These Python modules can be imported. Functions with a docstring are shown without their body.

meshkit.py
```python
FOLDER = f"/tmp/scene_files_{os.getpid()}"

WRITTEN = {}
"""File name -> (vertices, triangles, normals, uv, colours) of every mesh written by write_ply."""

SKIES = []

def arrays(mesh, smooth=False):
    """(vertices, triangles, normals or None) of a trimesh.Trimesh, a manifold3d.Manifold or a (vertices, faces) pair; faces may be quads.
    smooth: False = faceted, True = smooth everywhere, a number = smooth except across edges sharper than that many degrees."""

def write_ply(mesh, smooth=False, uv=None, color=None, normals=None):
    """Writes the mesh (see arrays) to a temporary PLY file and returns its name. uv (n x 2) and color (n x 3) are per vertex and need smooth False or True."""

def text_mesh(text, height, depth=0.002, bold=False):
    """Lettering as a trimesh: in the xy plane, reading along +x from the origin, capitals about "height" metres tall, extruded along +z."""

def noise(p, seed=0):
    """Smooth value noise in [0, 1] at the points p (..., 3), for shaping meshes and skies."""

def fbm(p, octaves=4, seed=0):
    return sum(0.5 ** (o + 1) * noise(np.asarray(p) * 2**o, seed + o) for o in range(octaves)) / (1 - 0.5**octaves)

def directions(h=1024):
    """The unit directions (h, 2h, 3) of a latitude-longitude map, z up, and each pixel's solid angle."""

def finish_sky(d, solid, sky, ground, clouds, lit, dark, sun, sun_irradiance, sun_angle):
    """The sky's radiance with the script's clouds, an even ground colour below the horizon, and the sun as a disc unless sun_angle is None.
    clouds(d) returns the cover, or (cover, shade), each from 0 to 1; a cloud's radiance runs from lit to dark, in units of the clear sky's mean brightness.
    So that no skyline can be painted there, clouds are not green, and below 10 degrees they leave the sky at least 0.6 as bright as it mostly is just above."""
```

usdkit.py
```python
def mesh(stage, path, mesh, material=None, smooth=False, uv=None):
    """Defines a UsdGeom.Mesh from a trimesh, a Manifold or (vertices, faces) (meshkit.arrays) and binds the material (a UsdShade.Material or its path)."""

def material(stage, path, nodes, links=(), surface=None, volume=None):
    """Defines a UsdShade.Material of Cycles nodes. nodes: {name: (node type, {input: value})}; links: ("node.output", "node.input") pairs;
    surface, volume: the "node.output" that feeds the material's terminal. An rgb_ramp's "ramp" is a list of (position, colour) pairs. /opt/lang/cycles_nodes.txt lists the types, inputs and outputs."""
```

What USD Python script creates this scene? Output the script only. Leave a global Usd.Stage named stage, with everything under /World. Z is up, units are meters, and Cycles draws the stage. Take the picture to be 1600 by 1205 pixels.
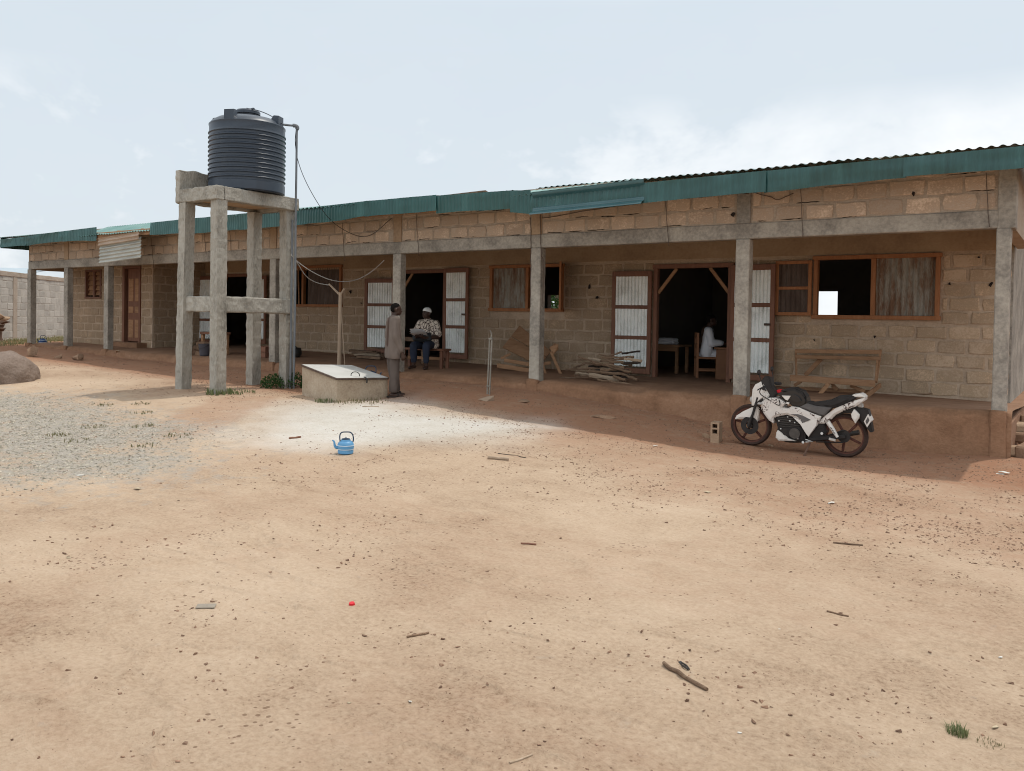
import math, random
import numpy as np, trimesh, shapely, manifold3d
from shapely.geometry import Polygon, box as sbox
from pxr import Usd, UsdGeom, UsdLux, UsdShade, Gf, Sdf, Vt
import usdkit, meshkit
from meshkit import noise, fbm

random.seed(11)
rng = np.random.default_rng(11)
stage = Usd.Stage.CreateInMemory()
UsdGeom.SetStageUpAxis(stage, UsdGeom.Tokens.z)
UsdGeom.SetStageMetersPerUnit(stage, 1.0)
world = UsdGeom.Xform.Define(stage, '/World')
stage.SetDefaultPrim(world.GetPrim())

# ------------------------------------------------------------------ camera
YAW, PITCH, ROLL, PY, FPX = 2.18164514, 0.0190931161, -0.0174644650, 523.809654, 1290.0
EYE = np.array([0.0, 0.0, 1.6])
def camera_axes():
    fw = np.array([math.cos(YAW) * math.cos(PITCH), math.sin(YAW) * math.cos(PITCH), -math.sin(PITCH)])
    rt = np.array([math.sin(YAW), -math.cos(YAW), 0.0]); up = np.cross(rt, fw)
    c, s = math.cos(ROLL), math.sin(ROLL)
    return c * rt - s * up, s * rt + c * up, fw
RT, UP, FW = camera_axes()
cam = UsdGeom.Camera.Define(stage, '/World/camera')
m = Gf.Matrix4d(*RT, 0, *UP, 0, *(-FW), 0, *EYE, 1)
cam.AddTransformOp().Set(m)
AP = 36.0
cam.CreateHorizontalApertureAttr(AP); cam.CreateVerticalApertureAttr(AP * 1205 / 1600)
cam.CreateFocalLengthAttr(AP * FPX / 1600)
cam.CreateVerticalApertureOffsetAttr(-(1205 / 2 - PY) / 1600 * AP)
cam.CreateClippingRangeAttr(Gf.Vec2f(0.05, 3000))
cam.CreateExposureAttr(EXPOSURE := 0.0)

# ------------------------------------------------------------------ sky and sun
SUN = np.array([0.164, 0.356, 1.0]); SUN /= np.linalg.norm(SUN)
EL, ROT = math.asin(SUN[2]), math.atan2(SUN[0], SUN[1])
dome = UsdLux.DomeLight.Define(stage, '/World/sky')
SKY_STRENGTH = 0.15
CLOUD_AT = (3.9, 4.8, 5.0)
sky_mat = usdkit.material(stage, '/World/Looks/sky', {
    'sky': ('sky_texture', {'sky_type': 'single_scattering', 'sun_disc': False, 'sun_elevation': EL, 'sun_rotation': ROT,
                            'air_density': 1.0, 'aerosol_density': 2.5, 'altitude': 200.0}),
    'co': ('texture_coordinate', {}),
    'sep': ('separate_xyz', {}),
    'mp': ('mapping', {'scale': (1.0, 1.0, 1.6), 'location': CLOUD_AT}),
    'n1': ('noise_texture', {'scale': 3.2, 'detail': 9.0, 'roughness': 0.58, 'distortion': 0.25}),
    'n2': ('noise_texture', {'scale': 7.0, 'detail': 8.0, 'roughness': 0.55}),
    'veil': ('rgb_ramp', {'ramp': [(0.0, (0.91,) * 3), (0.40, (0.92,) * 3), (0.72, (0.96,) * 3), (1, (0.97,) * 3)]}),
    'hazec': ('rgb_ramp', {'ramp': [(0.0, (5.04, 5.46, 5.78)), (0.15, (4.93, 5.43, 5.83)), (0.35, (4.82, 5.35, 5.78)), (0.5, (6.25, 6.73, 7.10)), (0.7, (8.06, 8.48, 8.80)), (1.0, (9.5, 9.8, 10.0))]}),  # haze colour by height; added brightness above the view lifts the shaded faces
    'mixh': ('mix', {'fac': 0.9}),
    # low heaped clouds
    'cr': ('rgb_ramp', {'ramp': [(0.0, (0.0,) * 3), (0.49, (0.0,) * 3), (0.55, (0.55,) * 3), (0.66, (1.0,) * 3), (1, (1.0,) * 3)]}),
    'band': ('rgb_ramp', {'ramp': [(0.0, (1.0,) * 3), (0.17, (1.0,) * 3), (0.22, (0.8,) * 3), (0.262, (0.0,) * 3), (1, (0.0,) * 3)]}),
    'mul': ('math', {'math_type': 'multiply'}),
    'mul2': ('math', {'math_type': 'multiply', 'value2': 0.9}),
    'mixc': ('mix', {'color2': (6.9, 7.05, 7.15)}),
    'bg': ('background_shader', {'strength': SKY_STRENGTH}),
}, [('co.generated', 'sep.vector'), ('co.generated', 'mp.vector'), ('mp.vector', 'n1.vector'), ('mp.vector', 'n2.vector'),
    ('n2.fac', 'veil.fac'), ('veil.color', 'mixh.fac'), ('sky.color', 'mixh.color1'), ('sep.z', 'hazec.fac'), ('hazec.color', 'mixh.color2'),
    ('n1.fac', 'cr.fac'), ('sep.z', 'band.fac'), ('cr.color', 'mul.value1'), ('band.color', 'mul.value2'), ('mul.value', 'mul2.value1'),
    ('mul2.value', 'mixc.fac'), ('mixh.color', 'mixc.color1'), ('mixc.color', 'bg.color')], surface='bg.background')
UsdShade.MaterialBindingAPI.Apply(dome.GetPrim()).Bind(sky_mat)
dome.GetPrim().SetCustomDataByKey('kind', 'structure'); dome.GetPrim().SetCustomDataByKey('label', 'hazy pale blue sky with low white clouds')
sun = UsdLux.DistantLight.Define(stage, '/World/sun')
sun.CreateIntensityAttr(0.60); sun.CreateAngleAttr(0.6); sun.CreateNormalizeAttr(True); sun.CreateColorAttr(Gf.Vec3f(1.0, 0.95, 0.87))
zz = SUN; xx = np.cross([0, 1, 0], zz); xx /= np.linalg.norm(xx); yy = np.cross(zz, xx)
sun.AddTransformOp().Set(Gf.Matrix4d(*xx, 0, *yy, 0, *zz, 0, 0, 0, 30, 1))

# ------------------------------------------------------------------ helpers
def ray(x, y):
    return RT * (x - 800) / FPX + UP * (PY - y) / FPX + FW
def on_y(x, y, Y): d = ray(x, y); return EYE + d * (Y - EYE[1]) / d[1]
def on_x(x, y, X): d = ray(x, y); return EYE + d * (X - EYE[0]) / d[0]
def on_z(x, y, Z): d = ray(x, y); return EYE + d * (Z - EYE[2]) / d[2]

def ss(t):
    t = np.clip(t, 0, 1); return t * t * (3 - 2 * t)
HF = np.array([(-60, .7), (-40, .62), (-25, .58), (-22.7, .56), (-20.4, .45), (-17, .42), (-13, .42), (-10.3, .45), (-8.5, .46), (-7.3, .42), (-6.2, .31), (-5.6, .25), (-4.4, .14), (-4, .07), (-3.3, .01), (-1.6, .01), (-.9, .05), (2, .1), (10, .1)])
H9 = np.array([(-60, .7), (-22, .5), (-15, .33), (-8.5, .24), (-5.7, .13), (-3.5, .0), (-1, -.01), (3, 0), (10, 0)])
HC = np.array([(-60, .4), (-20, .16), (-12, .06), (-7, 0), (10, 0)])
def smooth_ground(X, Y):
    X = np.asarray(X, float); Y = np.asarray(Y, float)
    a, b, c = np.interp(X, *HC.T), np.interp(X, *H9.T), np.interp(X, *HF.T)
    z = a + (b - a) * ss((Y - 4.) / 5.65)
    return z + (c - b) * ss((Y - 9.65) / 1.75) * (Y > 9.65)
_pr = np.random.default_rng(19)
PRINTS = []
for _k in range(9):                                       # nine walks across the near yard
    _x, _y, _a = _pr.uniform(-5.5, .3), _pr.uniform(1.9, 5.5), _pr.uniform(0, 6.28)
    for _j in range(9):
        PRINTS.append((_x + .055 * (-1) ** _j * math.sin(_a), _y - .055 * (-1) ** _j * math.cos(_a), _a + _pr.normal(0, .12), _pr.uniform(.3, 1.0)))
        _a += _pr.normal(0, .12); _x += .33 * math.cos(_a); _y += .33 * math.sin(_a)
def relief(X, Y):
    X = np.asarray(X, float); Y = np.asarray(Y, float)
    P = np.stack([X, Y, 0 * X], -1)
    near = np.clip(1 - np.hypot(X, Y) / 60, 0.1, 1)
    r = (fbm(P * .7 + 7, 3, 1) - .5) * .07 + (fbm(P * 3.1, 3, 5) - .5) * .022
    e = np.abs(fbm(P * np.array([1.3, 2.2, 1]) + 31, 3, 9) - .5)
    q = np.hypot(X, Y) < 9
    fine = np.zeros_like(r)
    if np.any(q):
        Pq = P[q]; xq, yq = X[q], Y[q]
        f = (fbm(Pq * 8.5 + 3, 3, 15) - .5) * .011 + (fbm(Pq * 23 + 9, 2, 17) - .5) * .004
        for fx, fy, fa, fl in PRINTS:                                  # shoe prints trodden into the sand
            near_ = (np.abs(xq - fx) < .3) & (np.abs(yq - fy) < .3)
            if not np.any(near_): continue
            dx, dy = xq[near_] - fx, yq[near_] - fy
            u, v = (dx * math.cos(fa) + dy * math.sin(fa)) / .125, (-dx * math.sin(fa) + dy * math.cos(fa)) / (.042 + .012 * np.sin((dx * math.cos(fa) + dy * math.sin(fa)) * 16))
            d = np.sqrt(u ** 4 + v ** 2) ; f[near_] += -.008 * fl * ss((1.12 - d) / .3) * (1 + .25 * np.sin(u * 38)) + .0045 * fl * np.exp(-((d - 1.35) / .2) ** 2)
        fine[q] = f
    return (r + np.clip(.03 - e, 0, .03) * .5) * near + fine
def ground(X, Y): return smooth_ground(X, Y) + relief(X, Y)
def on_ground(x, y):
    z = .1
    for _ in range(60):
        P = on_z(x, y, z); z = .5 * z + .5 * float(ground(P[0], P[1]))
    return P
def gz(x, y): return float(ground(x, y))

taken = {}
def numbered(parent, name):
    k = (parent, name); n = taken.get(k, 0); taken[k] = n + 1
    return name if n == 0 else f'{name}_{n:03d}'
def P_(p): return p if isinstance(p, str) else str(p.GetPath())
def tag(o, label=None, cat=None, group=None, kind=None):
    p = o.GetPrim() if hasattr(o, 'GetPrim') else o
    for a, b in (('label', label), ('category', cat), ('group', group), ('kind', kind)):
        if b: p.SetCustomDataByKey(a, b)
    return p
def obj(name, mesh, mat, parent='/World', smooth=False, **kw):
    parent = P_(parent); path = parent + '/' + numbered(parent, name)
    if isinstance(mesh, list): mesh = trimesh.util.concatenate(mesh)
    o = usdkit.mesh(stage, path, mesh, mat, smooth=smooth)
    return tag(o.GetPrim(), **kw)
def thing(name, label, cat, loc=(0, 0, 0), rz=0, group=None, rx=0, ry=0):
    path = '/World/' + numbered('/World', name)
    x = UsdGeom.Xform.Define(stage, path)
    x.AddTranslateOp().Set(Gf.Vec3d(*map(float, loc)))
    if rz: x.AddRotateZOp().Set(math.degrees(rz))
    if rx: x.AddRotateXOp().Set(math.degrees(rx))
    if ry: x.AddRotateYOp().Set(math.degrees(ry))
    return tag(x.GetPrim(), label, cat, group)
def copy_of(src, loc, rz, label, group=None, rx=0, scale=None):
    was = src.GetCustomData(); base = src.GetName().rstrip('0123456789').rstrip('_')
    path = '/World/' + numbered('/World', base)
    x = UsdGeom.Xform.Define(stage, path); p = x.GetPrim()
    p.GetReferences().AddInternalReference(src.GetPath()); p.SetInstanceable(True)
    x.ClearXformOpOrder()
    x.AddTranslateOp(opSuffix='c').Set(Gf.Vec3d(*map(float, loc))); x.AddRotateZOp(opSuffix='c').Set(math.degrees(rz)); x.AddRotateXOp(opSuffix='c').Set(math.degrees(rx))
    if scale: x.AddScaleOp(opSuffix='c').Set(Gf.Vec3f(*scale))
    return tag(p, label, was['category'], group or was.get('group'))

# ---- shapes
def T(mesh, loc=(0, 0, 0), R=None, s=None):
    mm = mesh.copy(); M = np.eye(4)
    if s is not None: M[:3, :3] = np.diag(np.broadcast_to(s, 3))
    if R is not None: M[:3, :3] = R @ M[:3, :3]
    M[:3, 3] = loc; mm.apply_transform(M); return mm
def rot(ax, a):
    c, s = math.cos(a), math.sin(a)
    return np.array({'x': [[1, 0, 0], [0, c, -s], [0, s, c]], 'y': [[c, 0, s], [0, 1, 0], [-s, 0, c]], 'z': [[c, -s, 0], [s, c, 0], [0, 0, 1]]}[ax])
def bx(x0, x1, y0, y1, z0, z1, ch=0.0):
    """A box with chamfered edges."""
    x0, x1, y0, y1, z0, z1 = min(x0, x1), max(x0, x1), min(y0, y1), max(y0, y1), min(z0, z1), max(z0, z1)
    if ch <= 0:
        m_ = trimesh.creation.box((x1 - x0, y1 - y0, z1 - z0)); m_.apply_translation(((x0 + x1) / 2, (y0 + y1) / 2, (z0 + z1) / 2)); return m_
    ch = min(ch, .45 * (x1 - x0), .45 * (y1 - y0), .45 * (z1 - z0)); pts = []
    for X, sx in ((x0, 1), (x1, -1)):
        for Y, sy in ((y0, 1), (y1, -1)):
            for Z, sz in ((z0, 1), (z1, -1)):
                pts += [(X + sx * ch, Y + sy * ch, Z), (X + sx * ch, Y, Z + sz * ch), (X, Y + sy * ch, Z + sz * ch)]
    return hull(pts)
def hull(pts): return trimesh.convex.convex_hull(np.asarray(pts, float))
def rough(mesh, amp, freq, seed=0, sub=None):
    """Roughen a mesh's surface along its normals; sub = longest edge after splitting."""
    if sub:
        v, f = trimesh.remesh.subdivide_to_size(mesh.vertices, mesh.faces, sub, max_iter=12); mesh = trimesh.Trimesh(v, f); mesh.merge_vertices()
    n = mesh.vertex_normals
    d = (fbm(mesh.vertices * freq + seed * 3.7, 3, seed) - .5) * 2 * amp
    return trimesh.Trimesh(mesh.vertices + n * d[:, None], mesh.faces, process=False)
def beam_between(p, q, w, h, ch=.003, up=(0, 0, 1)):
    """A plank from p to q: w across, h along 'up'."""
    p, q = np.asarray(p, float), np.asarray(q, float); d = q - p; L = np.linalg.norm(d); d /= L
    u = np.asarray(up, float); u = u - d * (u @ d)
    if np.linalg.norm(u) < 1e-3: u = np.array([0, 1., 0]) - d * d[1]
    u /= np.linalg.norm(u); s_ = np.cross(u, d)
    return T(bx(0, L, -w / 2, w / 2, -h / 2, h / 2, ch), p, np.stack([d, s_, u], 1))
def tube(pts, r, n=8, caps=True):
    pts = np.asarray(pts, float); k = len(pts); r = np.broadcast_to(np.asarray(r, float), (k,))
    t = np.gradient(pts, axis=0); t /= np.linalg.norm(t, axis=1)[:, None]
    u = np.cross(t[0], [0, 0, 1.0]);
    if np.linalg.norm(u) < 1e-3: u = np.cross(t[0], [0, 1.0, 0])
    V = []; a = np.arange(n) / n * 2 * np.pi
    for i in range(k):
        u = u - t[i] * (u @ t[i]); u /= np.linalg.norm(u); w = np.cross(t[i], u)
        V.append(pts[i] + r[i] * (np.cos(a)[:, None] * u + np.sin(a)[:, None] * w))
    V = np.vstack(V); F = []
    for i in range(k - 1):
        for j in range(n):
            a0, b0 = i * n + j, i * n + (j + 1) % n
            F += [(a0, b0, b0 + n), (a0, b0 + n, a0 + n)]
    if caps:
        V = np.vstack([V, pts[0], pts[-1]]); c0, c1 = len(V) - 2, len(V) - 1
        for j in range(n):
            F += [(c0, (j + 1) % n, j), (c1, (k - 1) * n + j, (k - 1) * n + (j + 1) % n)]
    return trimesh.Trimesh(V, np.array(F)[:, ::-1], process=False)
def smooth_path(pts, n=24):
    from scipy.interpolate import CubicSpline
    pts = np.asarray(pts, float); s = np.r_[0, np.cumsum(np.linalg.norm(np.diff(pts, axis=0), axis=1))]
    return CubicSpline(s, pts)(np.linspace(0, s[-1], n))
def lathe(prof, n=24, caps=True):
    prof = np.asarray(prof, float); k = len(prof); a = np.arange(n) / n * 2 * np.pi
    V = np.vstack([np.stack([r * np.cos(a), r * np.sin(a), 0 * a + z], 1) for r, z in prof]); F = []
    for i in range(k - 1):
        for j in range(n):
            a0, b0 = i * n + j, i * n + (j + 1) % n
            F += [(a0, b0, b0 + n), (a0, b0 + n, a0 + n)]
    if caps:
        V = np.vstack([V, (0, 0, prof[0][1]), (0, 0, prof[-1][1])]); c0, c1 = len(V) - 2, len(V) - 1
        for j in range(n):
            F += [(c0, (j + 1) % n, j), (c1, (k - 1) * n + j, (k - 1) * n + (j + 1) % n)]
    return trimesh.Trimesh(V, F, process=False)
def loft(rings, closed=True, caps=True):
    """rings: (k, n, 3)."""
    R_ = np.asarray(rings, float); k, n, _ = R_.shape; V = R_.reshape(-1, 3); F = []
    for i in range(k - 1):
        for j in range(n if closed else n - 1):
            a0, b0 = i * n + j, i * n + (j + 1) % n
            F += [(a0, b0, b0 + n), (a0, b0 + n, a0 + n)]
    if caps and closed:
        V = np.vstack([V, R_[0].mean(0), R_[-1].mean(0)]); c0, c1 = len(V) - 2, len(V) - 1
        for j in range(n):
            F += [(c0, (j + 1) % n, j), (c1, (k - 1) * n + j, (k - 1) * n + (j + 1) % n)]
    m_ = trimesh.Trimesh(V, F, process=False)
    if caps and closed and m_.volume < 0: m_.invert()
    return m_
def plate(poly, y0, y1, bev=0.0):
    """A shapely polygon in (x, z), given thickness from y0 to y1 along y."""
    if bev:
        a = trimesh.creation.extrude_polygon(poly, (y1 - y0) - 2 * bev, engine='earcut'); a.apply_translation((0, 0, bev))
        b = trimesh.creation.extrude_polygon(poly.buffer(-bev, join_style=2), (y1 - y0), engine='earcut')
        m_ = trimesh.util.concatenate([a, b])
    else: m_ = trimesh.creation.extrude_polygon(poly, y1 - y0, engine='earcut')
    v = m_.vertices; m_.vertices = np.stack([v[:, 0], y0 + v[:, 2], v[:, 1]], 1); m_.invert(); return m_
def sheet(L, H, pitch, amp, thick=.002, kind='sine', n=8, rows=2, bend=None, seed=0, dent=0.0):
    """A corrugated sheet in the x-z plane, ribs running up z, centred on y = 0, with thickness."""
    k = int(L / pitch * n) + 1; x = np.linspace(0, L, k); ph = x / pitch * 2 * np.pi
    y = amp * np.sin(ph) if kind == 'sine' else amp * -np.clip(2.6 * np.sin(ph) + 1.7, -1, 1)
    z = np.linspace(0, H, rows)
    X, Z = np.meshgrid(x, z); Y = np.broadcast_to(y, X.shape).copy()
    if dent: Y += (fbm(np.stack([X * 2, Z * 2, 0 * X + seed], -1), 3, seed) - .5) * 2 * dent
    pts = np.stack([X, Y, Z], -1)
    if bend is not None: pts = bend(pts)
    V = np.vstack([pts.reshape(-1, 3), (pts + [0, thick, 0]).reshape(-1, 3)]); N = rows * k; F = []
    for i in range(rows - 1):
        a0 = i * k + np.arange(k - 1)
        q = np.stack([a0, a0 + 1, a0 + 1 + k, a0 + k], 1)
        F += [q[:, [0, 1, 2]], q[:, [0, 2, 3]], q[:, [0, 2, 1]] + N, q[:, [0, 3, 2]] + N]
    for e in (np.arange(k), (rows - 1) * k + np.arange(k)):
        a0, b0 = e[:-1], e[1:]; F += [np.stack([a0, b0, b0 + N], 1), np.stack([a0, b0 + N, a0 + N], 1)]
    for e in (np.arange(rows) * k, np.arange(rows) * k + k - 1):
        a0, b0 = e[:-1], e[1:]; F += [np.stack([a0, b0, b0 + N], 1), np.stack([a0, b0 + N, a0 + N], 1)]
    return trimesh.Trimesh(V, np.vstack(F), process=False)
def rock(size, seed, n=2, flat=.6):
    r_ = np.random.default_rng(seed)
    h = hull(r_.normal(size=(14 if n < 2 else 22, 3)) * np.array([1, .8, flat]))
    if n > 1: h = trimesh.Trimesh(*trimesh.remesh.subdivide(h.vertices, h.faces))
    v = h.vertices; v = v / np.abs(v).max(); v = v + (fbm(v * 2.3 + seed, 2, seed)[:, None] - .5) * .22
    v[:, 2] -= v[:, 2].min()
    return trimesh.Trimesh(v * np.asarray(size) / 2, h.faces, process=False)

# ---- materials
mats = {}
def mat(name, stops, scale=6.0, rough=.9, fine=40.0, fine_amt=.35, bump=.25, bump_scale=60.0, bump_d=.01, rnd=.0, metallic=0.0, spec=.3, coord='pos', stretch=(1, 1, 1), detail=6.0, extra=None, rsrc='oi.random'):
    """Procedural surface: two scales of noise through a colour ramp, small relief, and a tone of its own for each piece."""
    if name in mats: return mats[name]
    if np.ndim(stops[0]) == 0: stops = [stops]
    if len(stops) == 1: stops = [tuple(np.array(stops[0]) * .82), tuple(np.array(stops[0]) * 1.16)]
    src = 'geo.position' if coord == 'pos' else 'tc.object'
    N = {'geo': ('geometry', {}), 'tc': ('texture_coordinate', {}), 'mp': ('mapping', {'scale': stretch}),
         'a': ('noise_texture', {'scale': scale, 'detail': detail, 'roughness': .6, 'distortion': .3}), 'b': ('noise_texture', {'scale': fine, 'detail': 4.0, 'roughness': .65}),
         'm': ('mix_float', {'fac': fine_amt}), 'con': ('map_range', {'from_min': .3, 'from_max': .7, 'clamp': True}),
         'r': ('rgb_ramp', {'ramp': [(i / (len(stops) - 1), c) for i, c in enumerate(stops)]}),
         'oi': ('object_info', {}), 'mr': ('map_range', {'to_min': 1 - rnd, 'to_max': 1 + rnd}), 'hs': ('hsv', {}),
         'c': ('noise_texture', {'scale': bump_scale, 'detail': 5.0, 'roughness': .6}), 'bp': ('bump', {'strength': bump, 'distance': bump_d}),
         'p': ('principled_bsdf', {'roughness': rough, 'metallic': metallic, 'specular_ior_level': spec})}
    L = [(src, 'mp.vector'), ('mp.vector', 'a.vector'), ('mp.vector', 'b.vector'), ('mp.vector', 'c.vector'), ('a.fac', 'm.a'), ('b.fac', 'm.b'), ('m.result', 'con.value'), ('con.result', 'r.fac'),
         (rsrc, 'mr.value'), ('mr.result', 'hs.value'), ('r.color', 'hs.color'), ('hs.color', 'p.base_color'), ('c.fac', 'bp.height'), ('bp.normal', 'p.normal')]
    if extra: N, L = extra(N, L)
    mats[name] = usdkit.material(stage, '/World/Looks/' + name, N, L, surface='p.BSDF')
    return mats[name]

M = {}
M['concrete'] = mat('concrete', [(.13, .115, .092), (0.223, 0.197, 0.166), (0.335, 0.298, 0.247), (0.413, 0.371, 0.309)], 2.2, .92, 22, .4, .5, 70, .012, .04)
M['tower_concrete'] = mat('tower_concrete', [(.13, .12, .10), (.25, .23, .195), (.335, .31, .265), (.37, .345, .30), (.44, .41, .36)], 2.6, .92, 26, .42, 1.0, 45, .02, .05, stretch=(1.6, 1.6, .55))
M['mortar'] = mat('mortar', [(0.243, 0.186, 0.136), (0.359, 0.283, 0.213), (0.432, 0.356, 0.281)], 3.5, .95, 30, .45, .8, 45, .02)
M['block'] = mat('block', [(0.428, 0.334, 0.255), (0.428, 0.334, 0.255), (0.397, 0.289, 0.206), (0.554, 0.417, 0.307), (0.681, 0.529, 0.403)], 2.6, .95, 36, .45, .6, 70, .012, .13)
M['inner_mortar'] = mat('inner_mortar', [(0.3, 0.227, 0.161), (0.459, 0.343, 0.246), (0.557, 0.432, 0.314)], 2.5, .95, 28, .4, .7, 45, .02)
M['inner_block'] = mat('inner_block', [(0.474, 0.348, 0.242), (0.474, 0.348, 0.242), (0.366, 0.26, 0.167), (0.532, 0.378, 0.251), (0.646, 0.478, 0.324)], 2.0, .95, 36, .45, .5, 70, .012, .15)
M['inner_block_many'] = mat('inner_block_many', [(0.474, 0.348, 0.242), (0.474, 0.348, 0.242), (0.366, 0.26, 0.167), (0.532, 0.378, 0.251), (0.646, 0.478, 0.324)], 2.0, .95, 36, .45, .5, 70, .012, .15, rsrc='geo.random_per_island')
M['plaster'] = mat('plaster', [(0.228, 0.154, 0.099), (0.349, 0.241, 0.154), (0.419, 0.308, 0.206)], 1.6, .95, 20, .4, .4, 40, .012)
M['platform'] = mat('platform', [(0.157, 0.082, 0.045), (0.236, 0.128, 0.073), (0.3, 0.177, 0.109)], 1.8, .95, 24, .42, .6, 40, .02)
M['wood_red'] = mat('wood_red', [(0.119, 0.052, 0.032), (0.19, 0.087, 0.053), (0.247, 0.121, 0.074)], 5, .6, 60, .5, .25, 50, .005, .1, stretch=(4, 4, .7))
M['wood_orange'] = mat('wood_orange', [(.20, .075, .026), (.32, .13, .05), (.40, .18, .08)], 5, .6, 60, .5, .25, 50, .005, .1, stretch=(4, 4, .7))
M['wood_old'] = mat('wood_old', [(0.192, 0.098, 0.05), (0.325, 0.177, 0.093), (0.429, 0.247, 0.141)], 5, .75, 50, .5, .35, 50, .006, .14, stretch=(.9, 3, 5))
M['wood_grey'] = mat('wood_grey', [(.06, .035, .021), (.16, .10, .062), (.31, .215, .145)], 6, .85, 60, .5, .5, 60, .008, .25, stretch=(1, 4, 4))
M['tin'] = mat('tin', [(0.541, 0.553, 0.515), (0.85, 0.876, 0.85), (0.979, 1.005, 0.979)], 3.5, .42, 50, .35, .15, 30, .004, .03, metallic=.0, spec=.5)
M['tin_old'] = mat('tin_old', [(.12, .05, .025), (.17, .10, .06), (.27, .25, .21), (.34, .33, .29)], 2.6, .6, 24, .3, .2, 30, .004, .05, metallic=.2, stretch=(3.0, 3, .7))
M['tin_dark'] = mat('tin_dark', [(.05, .03, .02), (.09, .06, .045), (.15, .12, .10)], 3, .6, 30, .4, .2, 30, .004, .05, metallic=.2, stretch=(4, 4, .7))
M['zinc'] = mat('zinc', [(.24, .23, .20), (.36, .36, .32), (.46, .46, .42)], 3, .45, 30, .4, .1, 30, .004, metallic=.5, stretch=(.6, 1, 4))
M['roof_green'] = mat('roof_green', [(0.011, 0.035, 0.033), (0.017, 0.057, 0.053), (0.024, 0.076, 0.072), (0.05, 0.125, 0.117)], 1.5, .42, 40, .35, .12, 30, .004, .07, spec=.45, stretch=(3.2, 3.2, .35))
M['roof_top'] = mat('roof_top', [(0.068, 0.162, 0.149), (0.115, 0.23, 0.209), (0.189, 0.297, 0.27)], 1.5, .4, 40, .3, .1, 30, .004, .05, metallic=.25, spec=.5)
M['hole'] = mat('hole', [(.012, .009, .007), (.03, .02, .015)], 30, .98)
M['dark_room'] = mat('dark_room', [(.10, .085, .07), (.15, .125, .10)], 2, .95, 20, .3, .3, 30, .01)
M['formwork'] = mat('formwork', [(.25, .16, .09), (.35, .24, .15), (.41, .31, .21)], 3, .9, 30, .4, .3, 40, .008)
M['tank'] = mat('tank', [(.014, .021, .032), (.020, .029, .043), (.032, .042, .056)], 2.0, .38, 60, .3, .08, 40, .003, coord='obj', spec=.5)
M['pvc'] = mat('pvc', [(.10, .11, .12), (.17, .18, .19)], 4, .5, 40, .3, .1)
M['cistern'] = mat('cistern', [(0.231, 0.166, 0.114), (0.361, 0.286, 0.206), (0.459, 0.384, 0.295)], 2.2, .95, 30, .45, .6, 60, .012)
M['lid_metal'] = mat('lid_metal', [(.40, .39, .36), (.50, .49, .46), (.56, .55, .52)], 2.5, .6, 40, .3, .1, 30, .004, metallic=.1)
M['black_metal'] = mat('black_metal', [(.012, .011, .010), (.03, .028, .025)], 8, .45, 60, .3, .1)
M['pole_wood'] = mat('pole_wood', [(.20, .14, .095), (.32, .24, .17), (.38, .30, .22)], 5, .85, 60, .4, .4, 60, .006, stretch=(6, 6, 1))
M['wire'] = mat('wire', [(.34, .33, .31), (.44, .43, .41)], 5, .5)
M['rust_pipe'] = mat('rust_pipe', [(.10, .085, .07), (.20, .18, .15), (.30, .28, .25)], 9, .6, 60, .4, .2)
M['roof_loose'] = mat('roof_loose', [(0.019, 0.061, 0.066), (0.028, 0.079, 0.086), (0.041, 0.101, 0.111)], 2, .3, 40, .35, .1, 30, .004, spec=.55)
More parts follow.
